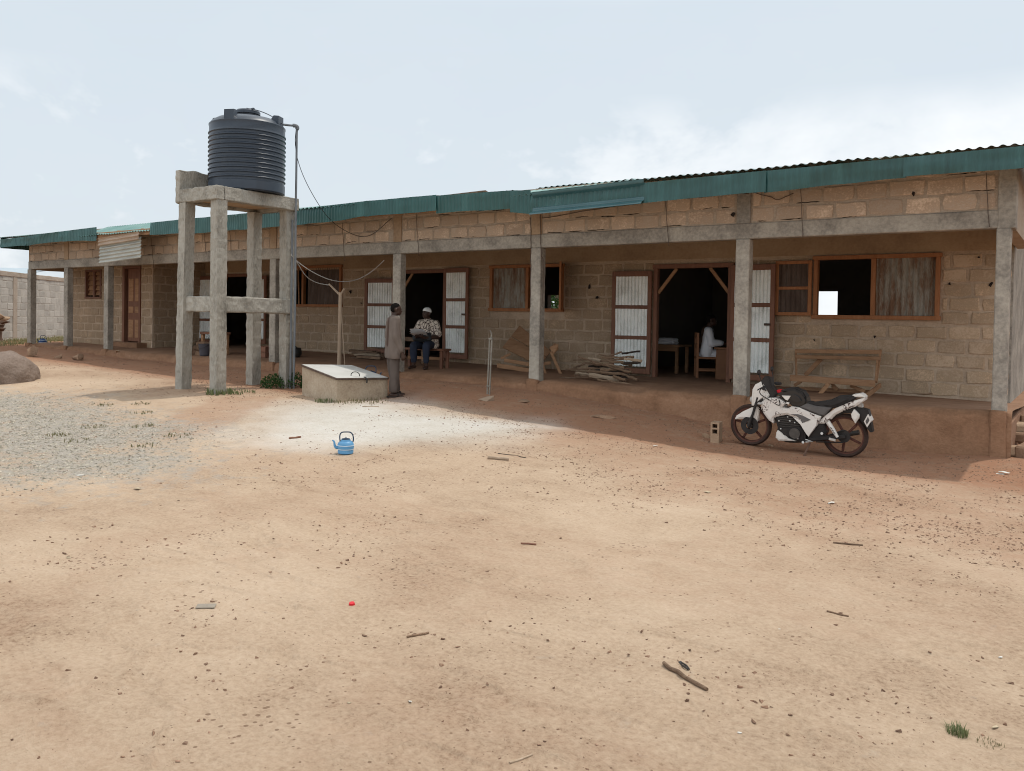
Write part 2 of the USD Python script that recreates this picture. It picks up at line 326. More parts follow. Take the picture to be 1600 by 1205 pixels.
M['zinc_brown'] = mat('zinc_brown', [(.22, .14, .09), (.34, .25, .18), (.42, .36, .30)], 3, .6, 30, .4, .1, 30, .004, metallic=.2, stretch=(.6, 1, 4))
def flecks(N, L):
    N['v'] = ('noise_texture', {'scale': 48.0, 'detail': 3.0, 'roughness': .6}); N['w'] = ('noise_texture', {'scale': 8.5, 'detail': 1.0})
    N['gate'] = ('map_range', {'from_min': .46, 'from_max': .58, 'to_min': -.06, 'to_max': .105, 'clamp': True}); N['ad'] = ('math', {'math_type': 'add'})
    N['th'] = ('map_range', {'from_min': .62, 'from_max': .66, 'clamp': True}); N['mx'] = ('mix', {'color2': (.045, .02, .018)})
    L = [l for l in L if l[1] != 'p.base_color'] + [('tc.object', 'v.vector'), ('tc.object', 'w.vector'), ('w.fac', 'gate.value'), ('gate.result', 'ad.value1'), ('v.fac', 'ad.value2'), ('ad.value', 'th.value'), ('th.result', 'mx.fac'), ('hs.color', 'mx.color1'), ('mx.color', 'p.base_color')]
    return N, L
M['bike_white'] = mat('bike_white', [(0.562, 0.527, 0.485), (0.677, 0.645, 0.599)], 5, .3, 60, .3, .03, spec=.5, coord='obj')
M['bike_fleck'] = mat('bike_fleck', [(0.521, 0.476, 0.435), (0.636, 0.594, 0.548)], 5, .35, 60, .3, .03, spec=.5, coord='obj', extra=flecks)
M['bike_black'] = mat('bike_black', [(.010, .009, .009), (.028, .024, .022)], 14, .5, 60, .4, .15, coord='obj')
M['bike_gloss'] = mat('bike_gloss', [(.008, .008, .009), (.014, .013, .013)], 6, .22, 60, .3, .02, spec=.5, coord='obj')
M['bike_grey'] = mat('bike_grey', [(.075, .07, .068), (.12, .11, .105)], 6, .45, 60, .3, .05, coord='obj')
M['seat_black'] = mat('seat_black', [(.014, .012, .012), (.03, .026, .024)], 10, .7, 90, .4, .2, coord='obj')
M['engine_grey'] = mat('engine_grey', [(.05, .045, .04), (.11, .10, .09)], 14, .45, 60, .4, .15, metallic=.4, coord='obj')
M['alu'] = mat('alu', [(.45, .44, .42), (.6, .59, .57)], 10, .35, 60, .3, .05, metallic=.6, coord='obj')
M['tyre'] = mat('tyre', [(0.018, 0.01, 0.008), (0.04, 0.022, 0.016), (0.063, 0.036, 0.025)], 9, .9, 70, .45, .5, 90, .004, coord='obj')
M['rim'] = mat('rim', [(0.038, 0.015, 0.01), (0.076, 0.026, 0.017), (0.12, 0.045, 0.029)], 10, .7, 70, .4, .1, coord='obj')
M['red'] = mat('red', [(.45, .012, .02), (.6, .02, .03)], 6, .5)
M['lamp_glass'] = mat('lamp_glass', [(.30, .28, .26), (.42, .40, .38)], 6, .15, spec=.6)
M['rust_iron'] = mat('rust_iron', [(.09, .05, .035), (.16, .09, .06)], 12, .75)
M['skin'] = mat('skin', [(.032, .016, .011), (.052, .027, .018)], 9, .5, 70, .3, .1, spec=.35, coord='obj')
M['hair'] = mat('hair', [(.006, .005, .005), (.012, .010, .009)], 40, 1.0, 90, .5, .3, spec=.05, coord='obj')
M['kaftan'] = mat('kaftan', [(0.101, 0.076, 0.063), (0.144, 0.113, 0.094)], 9, .85, 160, .5, .3, 26, .012, coord='obj')
M['kaftan_trouser'] = mat('kaftan_trouser', [(0.068, 0.051, 0.043), (0.098, 0.076, 0.064)], 9, .85, 160, .5, .3, 26, .012, coord='obj')
M['jeans'] = mat('jeans', [(.012, .017, .030), (.026, .034, .058)], 9, .85, 120, .5, .25, coord='obj')
def printed(N, L):
    N['v'] = ('voronoi_texture', {'scale': 13.0, 'feature': 'distance_to_edge'}); N['v2'] = ('noise_texture', {'scale': 17.0, 'detail': 2.0, 'distortion': 2.5})
    N['e'] = ('rgb_ramp', {'ramp': [(0, (.03, .012, .010)), (.12, (.05, .018, .014)), (.17, (.62, .54, .45)), (.36, (.60, .52, .42)), (.42, (.10, .035, .025)), (1, (.04, .015, .012))]})
    N['q'] = ('rgb_ramp', {'ramp': [(0, (0, 0, 0)), (.47, (0, 0, 0)), (.5, (1, 1, 1)), (.56, (1, 1, 1)), (.6, (0, 0, 0)), (1, (0, 0, 0))]}); N['mx'] = ('mix', {'color2': (.58, .5, .42)})
    L = [l for l in L if l[1] != 'p.base_color'] + [('tc.object', 'v.vector'), ('tc.object', 'v2.vector'), ('v.distance', 'e.fac'), ('v2.fac', 'q.fac'), ('q.color', 'mx.fac'), ('e.color', 'mx.color1'), ('mx.color', 'p.base_color')]
    return N, L
M['print_shirt'] = mat('print_shirt', [(.5, .4, .3)], 9, .85, 120, .5, .25, 26, .01, coord='obj', extra=printed)
M['white_cloth'] = mat('white_cloth', [(.55, .56, .60), (.68, .69, .72)], 7, .85, 60, .3, .35, 18, .015, coord='obj')
M['cap_white'] = mat('cap_white', [(.62, .62, .60), (.74, .74, .71)], 30, .9, 90, .4, .4, coord='obj')
M['paper'] = mat('paper', [(.66, .66, .66), (.76, .76, .76)], 7, .8)
M['bag_black'] = mat('bag_black', [(.012, .014, .016), (.03, .033, .036)], 8, .6, 60, .4, .3, 20, .01, coord='obj')
M['sandal'] = mat('sandal', [(.02, .014, .011), (.04, .028, .02)], 9, .7)
M['eye'] = mat('eye', [(.5, .47, .43), (.55, .52, .48)], 9, .3)
M['desk_wood'] = mat('desk_wood', [(.17, .07, .03), (.26, .12, .055)], 5, .55, 60, .5, .15, stretch=(1, 1, 3))
M['wood_burnt'] = mat('wood_burnt', [(.02, .014, .011), (.06, .042, .032)], 8, .85, 60, .5, .5)
M['wood_pale'] = mat('wood_pale', [(.22, .15, .10), (.36, .27, .19), (.46, .37, .28)], 6, .85, 60, .5, .4, 60, .006, .15, stretch=(1, 4, 4))
M['rock_brown'] = mat('rock_brown', [(.15, .085, .05), (.24, .15, .095), (.32, .22, .15)], 7, .95, 60, .45, .7, 40, .01, .1)
M['rock_dark'] = mat('rock_dark', [(.07, .042, .027), (.13, .08, .055)], 7, .95, 60, .45, .7, 40, .01, .1)
M['rock_tan'] = mat('rock_tan', [(.22, .14, .085), (.34, .23, .15), (.42, .31, .21)], 7, .95, 60, .45, .7, 40, .01, .1)
M['rock_grey'] = mat('rock_grey', [(.22, .15, .10), (.30, .22, .155), (.36, .28, .21)], 7, .95, 60, .45, .7, 40, .01)
M['rock_grey2'] = mat('rock_grey2', [(.20, .17, .135), (.30, .26, .21)], 9, .95, 60, .45, .5, 60, .006)
M['rock_white'] = mat('rock_white', [(.5, .47, .42), (.62, .6, .55)], 9, .9)
M['boulder'] = mat('boulder', [(.12, .085, .065), (.19, .14, .11), (.24, .185, .15)], 3, .9, 30, .5, .8, 22, .03)
M['pebble'] = mat('pebble', [(0.092, 0.052, 0.034), (0.184, 0.109, 0.071), (0.299, 0.201, 0.138)], 9, .95, 80, .3, .3, 90, .004, .3)
M['gravel'] = mat('gravel', [(0.166, 0.148, 0.114), (0.332, 0.297, 0.234), (0.525, 0.463, 0.376)], 9, .9, 80, .3, .3, 90, .004, .35)
M['straw'] = mat('straw', [(.36, .28, .18), (.48, .40, .28)], 9, .9)
M['bucket'] = mat('bucket', [(.045, .04, .045), (.07, .07, .085)], 3, .6)
M['kettle_blue'] = mat('kettle_blue', [(.085, .24, .42), (.115, .29, .48)], 6, .4, 60, .3, .05, coord='obj')
M['kettle_navy'] = mat('kettle_navy', [(.03, .075, .22), (.05, .11, .28)], 6, .4, 60, .3, .05, coord='obj')
M['kettle_pale'] = mat('kettle_pale', [(.42, .52, .60), (.52, .62, .70)], 6, .4, 60, .3, .05, coord='obj')
M['kettle_dark'] = mat('kettle_dark', [(.018, .035, .065), (.03, .055, .09)], 6, .45, 60, .3, .05, coord='obj')
M['mortar_grey'] = mat('mortar_grey', [(.34, .315, .27), (.42, .395, .35)], 2, .95, 20, .4, .6, 40, .01)
M['block_grey'] = mat('block_grey', [(.28, .265, .235), (.37, .35, .315), (.43, .41, .37)], 2.2, .95, 30, .4, .5, 60, .01, .12)
M['zinc_blue'] = mat('zinc_blue', [(.30, .36, .40), (.38, .44, .48)], 2, .5, 20, .3, .1)
def leafmat(name, c1, c2):
    return usdkit.material(stage, '/World/Looks/' + name, {'g': ('geometry', {}), 'n': ('noise_texture', {'scale': 3.0}), 'w': ('map_range', {'from_min': .25, 'from_max': .75}), 'r': ('mix', {'color1': c1, 'color2': c2}), 'mf': ('mix_float', {'fac': .5}), 'd': ('principled_bsdf', {'roughness': .6, 'specular_ior_level': .3}), 't': ('translucent_bsdf', {}), 'm': ('mix_closure', {'fac': .35})},
        [('g.random_per_island', 'mf.a'), ('g.position', 'n.vector'), ('n.fac', 'mf.b'), ('mf.result', 'w.value'), ('w.result', 'r.fac'), ('r.color', 'd.base_color'), ('r.color', 't.color'), ('d.BSDF', 'm.closure1'), ('t.BSDF', 'm.closure2')], surface='m.closure')
M['leaf'] = leafmat('leaf', (.035, .075, .018), (.09, .16, .045)); M['grass'] = leafmat('grass', (.13, .15, .065), (.25, .26, .14)); M['grass_dry'] = leafmat('grass_dry', (.15, .135, .065), (.30, .25, .14)); M['grass_far'] = leafmat('grass_far', (.20, .19, .09), (.36, .31, .17))
M['cap_render'] = mat('cap_render', [(.26, .21, .165), (.34, .285, .23), (.40, .345, .285)], 2, .95, 24, .4, .5, 40, .01)
# ------------------------------------------------------------------ ground
def axis(lo, hi, fine_lo, fine_hi, step, grow=1.22):
    a = list(np.arange(fine_lo, fine_hi, step)); s = step; x = a[-1]
    while x < hi: s *= grow; x += s; a.append(x)
    s = step; x = a[0]
    while x > lo: s *= grow; x -= s; a.insert(0, x)
    return np.array(a)
gx, gy = axis(-500, 400, -14.5, 1.5, .05), axis(-300, 700, 1.2, 12.2, .05)
gx = np.unique(np.round(np.r_[gx, np.arange(-5.2, .9, .02)], 4)); gy = np.unique(np.round(np.r_[gy, np.arange(1.6, 5.6, .02)], 4))
gx = gx[np.r_[True, np.diff(gx) > .008]]; gy = gy[np.r_[True, np.diff(gy) > .008]]
GX, GY = np.meshgrid(gx, gy)
GZ = ground(GX, GY)
far = np.hypot(GX, GY) > 90
GZ = np.where(far, .3 - .004 * np.clip(np.hypot(GX, GY) - 90, 0, 1e9) * 0, GZ)
GZ = np.where((GY > 11.75) & (GX > -25.0) & (GX < -.85) & (GY < 20.5), np.minimum(GZ, .35), GZ)
def px_poly(pts): return Polygon([on_ground(x, y)[:2] for x, y in pts])
def mask(poly, soft, pts=None, wob=.5, seed=3):
    """1 inside the patch, 0 outside, with a ragged soft edge."""
    X, Y = (GX, GY) if pts is None else pts
    inside = shapely.contains_xy(poly, X, Y); d = shapely.distance(poly.exterior, shapely.points(X, Y)); d = np.where(inside, d, -d)
    d = d + (fbm(np.stack([X * 1.1, Y * 1.1, 0 * X], -1), 4, seed) - .5) * 2 * wob
    return ss(d / soft * .5 + .5)
gravel_poly = px_poly([(-60, 612), (40, 622), (160, 640), (240, 668), (285, 690), (250, 720), (200, 742), (90, 756), (-60, 760)])
white_poly = px_poly([(372, 668), (400, 645), (470, 632), (600, 628), (690, 640), (780, 655), (850, 668), (780, 690), (640, 694), (480, 694), (400, 690)])
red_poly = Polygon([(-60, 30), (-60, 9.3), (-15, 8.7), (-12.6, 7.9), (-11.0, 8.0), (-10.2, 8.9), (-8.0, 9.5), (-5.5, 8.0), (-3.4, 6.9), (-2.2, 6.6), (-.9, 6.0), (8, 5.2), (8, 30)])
tow_poly = px_poly([(235, 668), (300, 640), (330, 622), (430, 618), (440, 632), (395, 645), (372, 668), (330, 680), (270, 690)])
gm = mask(gravel_poly, 2.3, wob=.9, seed=21)
wm = mask(white_poly, .9, wob=.6, seed=22)
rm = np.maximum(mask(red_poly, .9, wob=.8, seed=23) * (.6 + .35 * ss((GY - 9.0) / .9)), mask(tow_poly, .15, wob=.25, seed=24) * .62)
rm = np.maximum(rm, np.clip((fbm(np.stack([GX * .55, GY * .8, 0 * GX], -1), 4, 91) - .53) * 3.0, 0, .32) * (GY < 9))
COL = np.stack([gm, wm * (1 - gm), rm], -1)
H_, W_ = GX.shape
idx = np.arange(H_ * W_).reshape(H_, W_)
GF = np.vstack([np.stack([idx[:-1, :-1].ravel(), idx[:-1, 1:].ravel(), idx[1:, 1:].ravel()], 1), np.stack([idx[:-1, :-1].ravel(), idx[1:, 1:].ravel(), idx[1:, :-1].ravel()], 1)])
gmesh = trimesh.Trimesh(np.stack([GX, GY, GZ], -1).reshape(-1, 3), GF, process=False)
N = {'geo': ('geometry', {}), 'att': ('attribute', {'attribute': 'patches'}), 'sep': ('separate_color', {}),
     'n1': ('noise_texture', {'scale': .55, 'detail': 8.0, 'roughness': .6}), 'n2': ('noise_texture', {'scale': 6.0, 'detail': 8.0, 'roughness': .7}), 'n3': ('noise_texture', {'scale': 38.0, 'detail': 9.0, 'roughness': .78}),
     'n5': ('voronoi_texture', {'scale': 4.2, 'feature': 'smooth_f1', 'smoothness': .6}), 'mpd': ('mapping', {'rotation': (0, 0, .55), 'scale': (1.0, 1.7, 1)}), 'n4': ('noise_texture', {'scale': 2.2, 'detail': 8.0, 'roughness': .65, 'distortion': .6}),
     'sand': ('rgb_ramp', {'ramp': [(0, (.22, .143, .093)), (.3, (.355, .255, .174)), (.55, (.417, .309, .216)), (1, (.489, .375, .274))]}),
     'mixn': ('mix_float', {'fac': .3}), 'mixn2': ('mix_float', {'fac': .46}), 'con': ('map_range', {'from_min': .38, 'from_max': .62, 'clamp': True}),
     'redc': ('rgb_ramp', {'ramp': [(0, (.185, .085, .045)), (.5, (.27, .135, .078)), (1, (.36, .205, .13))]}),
     'whitec': ('rgb_ramp', {'ramp': [(0, (.38, .335, .28)), (.5, (.50, .465, .41)), (1, (.57, .55, .52))]}),
     'grc': ('rgb_ramp', {'ramp': [(0, (.15, .135, .11)), (.45, (.30, .27, .23)), (1, (.44, .39, .325))]}),
     'vor': ('voronoi_texture', {'scale': 45.0}), 'vm': ('mix_float', {'fac': .6}),
     'jit': ('map_range', {'from_min': .3, 'from_max': .7, 'to_min': -.35, 'to_max': .35}),
     'ra': ('math', {'math_type': 'add', 'use_clamp': True}), 'rr': ('math', {'math_type': 'multiply'}), 'jg': ('math', {'math_type': 'multiply', 'value2': 1.1}), 'ga': ('math', {'math_type': 'add'}), 'gr': ('map_range', {'from_min': .25, 'from_max': .75, 'clamp': True}),
     'm1': ('mix', {}), 'm2': ('mix', {}), 'm3': ('mix', {}),
     'bm': ('mix_float', {'fac': .55}), 'bp': ('bump', {'strength': 1.0, 'distance': .022}), 'bp2': ('bump', {'strength': .5, 'distance': .06}),
     'p': ('principled_bsdf', {'roughness': .97, 'specular_ior_level': .15}),
     'sv': ('voronoi_texture', {'scale': 26.0}), 'sn': ('noise_texture', {'scale': 1.6, 'detail': 5.0, 'roughness': .65}), 'sg': ('map_range', {'from_min': .46, 'from_max': .66, 'to_min': .05, 'to_max': .30, 'clamp': True}),
     'sl': ('math', {'math_type': 'less_than'}), 'srp': ('separate_color', {}), 'spr': ('math', {'math_type': 'greater_than', 'value2': .45}), 'smu': ('math', {'math_type': 'multiply'}), 'sf': ('math', {'math_type': 'multiply', 'value2': .75}), 'm4': ('mix', {'color2': (.15, .088, .056)})}
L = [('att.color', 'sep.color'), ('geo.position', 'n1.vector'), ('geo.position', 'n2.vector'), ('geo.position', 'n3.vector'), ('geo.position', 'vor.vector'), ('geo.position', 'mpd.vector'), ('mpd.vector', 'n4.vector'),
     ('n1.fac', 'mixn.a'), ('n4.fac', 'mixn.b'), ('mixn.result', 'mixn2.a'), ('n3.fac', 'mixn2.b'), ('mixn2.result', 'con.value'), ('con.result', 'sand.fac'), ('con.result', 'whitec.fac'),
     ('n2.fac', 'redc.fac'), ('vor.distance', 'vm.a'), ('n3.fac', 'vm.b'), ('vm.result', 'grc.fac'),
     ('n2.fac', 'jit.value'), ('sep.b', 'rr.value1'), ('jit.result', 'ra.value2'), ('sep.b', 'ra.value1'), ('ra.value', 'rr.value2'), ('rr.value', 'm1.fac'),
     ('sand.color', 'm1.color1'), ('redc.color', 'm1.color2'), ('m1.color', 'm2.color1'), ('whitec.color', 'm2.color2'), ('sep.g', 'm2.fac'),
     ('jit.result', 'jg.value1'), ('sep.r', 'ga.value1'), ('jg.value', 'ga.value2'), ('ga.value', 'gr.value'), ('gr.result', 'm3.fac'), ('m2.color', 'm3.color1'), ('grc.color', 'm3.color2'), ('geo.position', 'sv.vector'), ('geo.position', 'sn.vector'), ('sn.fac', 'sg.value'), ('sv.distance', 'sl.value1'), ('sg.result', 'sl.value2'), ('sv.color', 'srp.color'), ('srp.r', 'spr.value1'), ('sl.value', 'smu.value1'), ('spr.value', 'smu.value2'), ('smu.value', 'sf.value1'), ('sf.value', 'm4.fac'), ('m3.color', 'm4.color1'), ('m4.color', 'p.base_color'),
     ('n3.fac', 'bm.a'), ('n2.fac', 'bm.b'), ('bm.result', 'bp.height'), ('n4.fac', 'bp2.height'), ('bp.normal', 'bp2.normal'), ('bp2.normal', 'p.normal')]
ground_mat = usdkit.material(stage, '/World/Looks/ground', N, L, surface='p.BSDF')
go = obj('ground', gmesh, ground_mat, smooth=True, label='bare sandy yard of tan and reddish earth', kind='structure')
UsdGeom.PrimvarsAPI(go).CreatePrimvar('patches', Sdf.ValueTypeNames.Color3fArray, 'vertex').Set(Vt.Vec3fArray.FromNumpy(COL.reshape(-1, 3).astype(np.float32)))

# ------------------------------------------------------------------ the long building
D, B, RB = 11.5, 14.2, 20.2          # faces of the verandah front, the room front and the back
XL, XR = -25.1, -.76
bld = thing('school_building', 'long unfinished block building with green eaves, verandah posts and tin doors', 'building')
BP = P_(bld)
blocks = []                            # (mesh, material, parent, projected size, in view)
def size_on_picture(c):
    d = np.asarray(c) - EYE; z = d @ FW; x = 800 + FPX * (d @ RT) / z
    return (1 / z) if (z > 0 and -40 < x < 1640) else 0
def ragged_block(x0, x1, z0, z1, y, out, r):
    """One wall block: a ragged outline, proud of the mortar, arrises rubbed round. Front towards -y."""
    w, h = x1 - x0, z1 - z0; j = min(.011, w * .1)
    base = np.array([(0, 0), (.33, 0), (.67, 0), (1, 0), (1, .5), (1, 1), (.67, 1), (.33, 1), (0, 1), (0, .5)])
    q = base * (w, h) + r.uniform(-j, j, (10, 2)); cc = r.uniform(.002, .012)
    for i, (sx, sz) in {0: (1, 1), 3: (-1, 1), 5: (-1, -1), 8: (1, -1)}.items(): q[i] += (sx * cc, sz * cc * .8)
    q += (x0, z0); c = q.mean(0); o = out * r.uniform(.35, 1.3)
    a = np.c_[q[:, 0], np.full(10, y), q[:, 1]]; b = np.c_[q[:, 0], np.full(10, y - o * .6), q[:, 1]]
    f = c + (q - c) * (1 - np.array([.012, .012]) / (w, h) * 2); f = np.c_[f[:, 0], y - o + r.uniform(-.002, .002, 10), f[:, 1]]
    V = np.vstack([a, b, f, (c[0], y - o, c[1])]); F = []
    for s in (0, 10):
        for i in range(10):
            n = (i + 1) % 10; F += [(s + i, s + n, s + 10 + n), (s + i, s + 10 + n, s + 10 + i)]
    for i in range(10): F.append((20 + i, 20 + (i + 1) % 10, 30))
    return trimesh.Trimesh(V, F, process=False)
def lay(parent, x0, x1, z0, z1, y, material, holes=(), bl=.425, bh=.22, joint=.034, out=.011, seed=0, Mx=None, keep=1.0, cracks=None):
    """Courses of blocks on a wall face at y, between x0 and x1, around the holes; Mx places them elsewhere."""
    r = np.random.default_rng(seed); k = 0; z = z0
    while z < z1 - .05:
        zt = min(z + bh, z1); x = x0 - (bl * .5 if k % 2 else 0) - r.uniform(0, .08)
        while x < x1:
            w = bl * r.uniform(.9, 1.07); a, b = max(x, x0) + joint / 2, min(x + w, x1) - joint / 2
            spans = [(a, b)]
            for hx0, hx1, hz0, hz1 in holes:
                if hz0 < zt - .05 and hz1 > z + .05:
                    spans = [s for p, q in spans for s in ((p, min(q, hx0 - .012)), (max(p, hx1 + .012), q)) if s[1] - s[0] > .05]
            for p, q in spans:
                if q - p > .07 and r.random() < keep:
                    dz = r.uniform(-.006, .006)
                    b_ = ragged_block(p, q, z + joint / 2 + dz, zt - joint / 2 + dz, y + .003, out, r)
                    if Mx is not None: b_.apply_transform(Mx)
                    if cracks is not None and r.random() < .5 and q - p > .2:      # an open bed joint under this block
                        k_ = 9; xs = np.linspace(p + r.uniform(0, .1), q - r.uniform(0, .1), k_); zs_ = z + dz + joint * .45 + np.cumsum(r.normal(0, .0035, k_))
                        cracks.append(tube(np.c_[xs, np.full(k_, y - out * .45), zs_], np.r_[.001, r.uniform(.003, .008, k_ - 2), .001], 5))
                    blocks.append((b_, material, parent, size_on_picture(b_.centroid)))
            x += w
        z += bh; k += 1
def wall_mesh(x0, x1, z0, z1, y0, y1, holes=()):
    poly = sbox(x0, z0, x1, z1)
    for h in holes: poly = poly.difference(sbox(h[0], h[2], h[1], h[3]))
    parts = getattr(poly, 'geoms', [poly])
    return trimesh.util.concatenate([plate(p, y0, y1) for p in parts])

# front: beam, posts and the courses above
CW, CD = .20, .15
col_left = [43, 100, 162.5, 283.5, 421, 613, 828, 1147.5, 1553]
CX_ = [on_y(x, 500, D)[0] for x in col_left]
def gnd_at(x): return float(np.interp(x, *HF.T))
for i, cx in enumerate(CX_):
    zb = gnd_at(cx) - .25
    cw = .155 if i == 8 else CW
    cm = rough(bx(cx, cx + cw, D - .016, D + CD, zb, 2.80, .012), .006, 7, i, .12)
    o = obj('post', cm, M['concrete'], bld)
    zt_f = float(np.interp(cx, [-26, -24.6, -18.8, -12.7, -9.4, -7.45, -4.8, -2.8, -.9], [.67, .67, .62, .59, .58, .60, .56, .58, .60]))
    obj('post_foot', rough(bx(cx - .012, cx + cw + .012, D - .07, D + .04, zb, zt_f + .012, .02), .02, 5, 70 + i, .06), M['platform'], bld, smooth=40)
for i, cx in enumerate(CX_):          # the posts go on up through the courses
    if i in (0, 8): continue
    obj('upper_post', rough(bx(cx, cx + CW, D - .012, D + .1, 3.02, 3.74, .006), .004, 7, 40 + i, .12), M['plaster'] if i < 7 else M['concrete'], bld)
obj('front_beam', rough(bx(XL, XR, D - .006, D + .17, 2.80, 3.02, .01), .004, 4, 3, .25), M['concrete'], bld)
front_cracks, inner_cracks = [], []
fw_ = obj('front_wall', wall_mesh(XL, XR, 3.02, 3.78, D + .012, D + .16), M['mortar'], bld)
edges = [XL + .02] + [v for cx in CX_[1:8] for v in (cx - .01, cx + CW + .01)] + [XR - .20]
for i in range(0, len(edges), 2):
    lay(fw_, edges[i], edges[i + 1], 3.025, 3.78, D + .012, M['block'], bl=.42, seed=100 + i, out=.016, cracks=front_cracks)
if front_cracks: obj('open_joint', front_cracks, M['hole'], fw_, kind='stuff')
obj('corner_post', rough(bx(XR - .19, XR + .006, D - .012, D + .2, 2.79, 3.78, .01), .007, 8, 9, .1), M['concrete'], bld)
# short returns at both ends of the verandah
er = obj('end_wall_upper', bx(XR - .16, XR, D + .2, B + .2, 2.78, 3.78), M['mortar'], bld)

obj('end_wall_upper', bx(XL, XL + .16, D + .17, 12.59, 2.78, 3.78), M['plaster'], bld)
# verandah floor with its worn edge
def floor_z(x, y):
    zi = np.interp(x, [-26, -16, -1.3, 0], [.72, .71, .49, .48]); ze = np.interp(x, [-26, -24.6, -18.8, -12.7, -9.4, -7.45, -4.8, -2.8, -.9], [.67, .67, .62, .59, .58, .60, .56, .58, .60])
    return ze + (zi - ze) * np.clip((y - 11.5) / 2.7, 0, 1)
us = np.linspace(XL - .02, XR + .02, 700)
prof = [(20.3, 0), (16, 0), (14.4, 0), (13.4, 0), (12.9, 0), (12.5, 0), (12.2, 0), (12.0, 0), (11.85, 0), (11.72, 0), (11.62, 0), (11.53, -.006), (11.485, -.03), (11.465, -.07), (11.455, -.11), (11.453, -.16), (11.452, -.21), (11.452, -.26), (11.451, -.31), (11.45, -.37), (11.45, -.45), (11.45, -.9)]
V = []
for y, dz in prof:
    wear = (fbm(np.stack([us * 1.4, us * 0 + y * .2, us * 0], -1), 4, 4) - .5)
    mid = ((us > -11) & (us < -4.3)).astype(float)
    yy_ = y + (wear * .15 + (fbm(np.stack([us * 5, us * 0 + dz * 6, us * 0 + 2], -1), 4, 8) - .5) * .075) * (y < 11.7) * (1 - .3 * (dz < -.2))
    z_ = floor_z(us, y) + dz + (fbm(np.stack([us * 1.5, us * 0 + y * 1.5, us * 0], -1), 3, 6) - .5) * .03 * (y < 14) - np.clip(-wear, 0, 1) * .25 * ((dz == 0) | (dz > -.05)) * (y < 11.63) * (.4 + mid)
    V.append(np.stack([us, yy_, z_], -1))
V = np.array(V)
pm = loft(V, closed=False, caps=False)
sides = [bx(XR - .3, XR + .01, 11.47, 20.25, -.4, .47, .02), bx(XL - .01, XL + .3, 11.47, 20.25, -.1, .6, .02)]
obj('platform', [rough(s, .01, 5, 4, .2) for s in sides] + [pm], M['platform'], bld, smooth=40)

# room front (set back under the verandah)
door1, door2, door3 = (-6.70, -5.20, .40, 2.66), (-13.20, -11.74, .40, 2.68), (-20.05, -18.35, .40, 2.70)
win1, win2, win3 = (-3.80, -1.91, 1.70, 2.74), (-10.52, -8.70, 1.77, 2.74), (-16.95, -15.05, 1.83, 2.87)
holes = [door1, door2, door3, win1, win2, win3]
rw = obj('room_wall', wall_mesh(-20.8, -.95, .3, 3.95, B + .012, B + .2, holes), M['inner_mortar'], bld)
lay(rw, -20.79, -.96, .52, 2.75, B + .012, M['inner_block'], holes=[(h[0] - .02, h[1] + .02, h[2], h[3] + .02) for h in holes], seed=5, out=.016, bl=.43)
obj('lintel_band', rough(bx(-20.79, -.955, B - .004, B + .1, 2.76, 3.9), .006, 2.2, 5, .4), M['plaster'], bld)
ew = obj('end_wall', T(wall_mesh(B + .01, RB, .1, 3.9, 0, .15), (-.945, 0, 0), rot('z', math.pi / 2)), M['concrete'], bld)
obj('left_end_wall', T(wall_mesh(12.6, RB, .1, 3.9, 0, .15), (XL + .16, 0, 0), rot('z', math.pi / 2)), M['mortar'], bld)
# the projecting room at the left end
RY = 12.6
wl = [on_y(135, 425, RY), on_y(157, 464, RY)]; dl = [on_y(194, 420, RY), on_y(218, 530, RY)]
wl_h = (wl[0][0], wl[1][0], wl[1][2], wl[0][2]); dl_h = (dl[0][0], dl[1][0], .4, dl[0][2])
pw = obj('store_wall', wall_mesh(-24.95, -20.62, .3, 3.95, RY + .012, RY + .18, [wl_h, dl_h]), M['inner_mortar'], bld)
lay(pw, -24.93, -20.64, .62, 3.3, RY + .012, M['inner_block'], holes=[wl_h, (dl_h[0] - .03, dl_h[1] + .03, .4, dl_h[3] + .05)], seed=8, out=.016)
sw = obj('store_side_wall', T(wall_mesh(RY + .185, B + .2, .3, 3.95, 0, .17), (-20.62, 0, 0), rot('z', math.pi / 2)), M['inner_mortar'], bld)
A = np.eye(4); A[:3, :3] = rot('z', math.pi / 2); A[0, 3] = -20.62
lay(sw, RY + .03, B, .62, 3.3, -.002, M['inner_block'], seed=9, out=.014, Mx=A)
# back wall and partitions, seen only through doors and windows
bw1, bw2 = (-3.9, -3.3, 1.72, 2.40), (-12.3, -11.55, 1.75, 2.35)
q = [on_y(1272, 455, RB), on_y(1308, 497, RB)]; bw1 = (q[0][0] - .5, q[1][0], q[1][2], q[0][2])
q = [on_y(856, 461, RB), on_y(878, 486, RB)]; bw2 = (q[0][0], q[1][0] + .1, q[1][2] - .02, q[0][2])
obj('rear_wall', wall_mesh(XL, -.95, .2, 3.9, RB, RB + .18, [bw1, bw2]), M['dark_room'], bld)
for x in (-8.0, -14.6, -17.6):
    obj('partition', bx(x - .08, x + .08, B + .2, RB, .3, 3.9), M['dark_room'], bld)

# remaining: the blocks - the 300 that show largest singly, the rest as one
order = sorted(range(len(blocks)), key=lambda i: -blocks[i][3] * (2.5 if blocks[i][1] is M['block'] else 1))
single = set(order[:300])
rest = {}
for i, (b_, mt, par, s) in enumerate(blocks):
    if i in single: obj('block', b_, mt, par)
    else: rest.setdefault(0, []).append(b_)
print('blocks', len(blocks), 'rest', len(rest.get(0, [])))
if rest: obj('far_blockwork', rest[0], M['inner_block_many'], bld, kind='stuff')
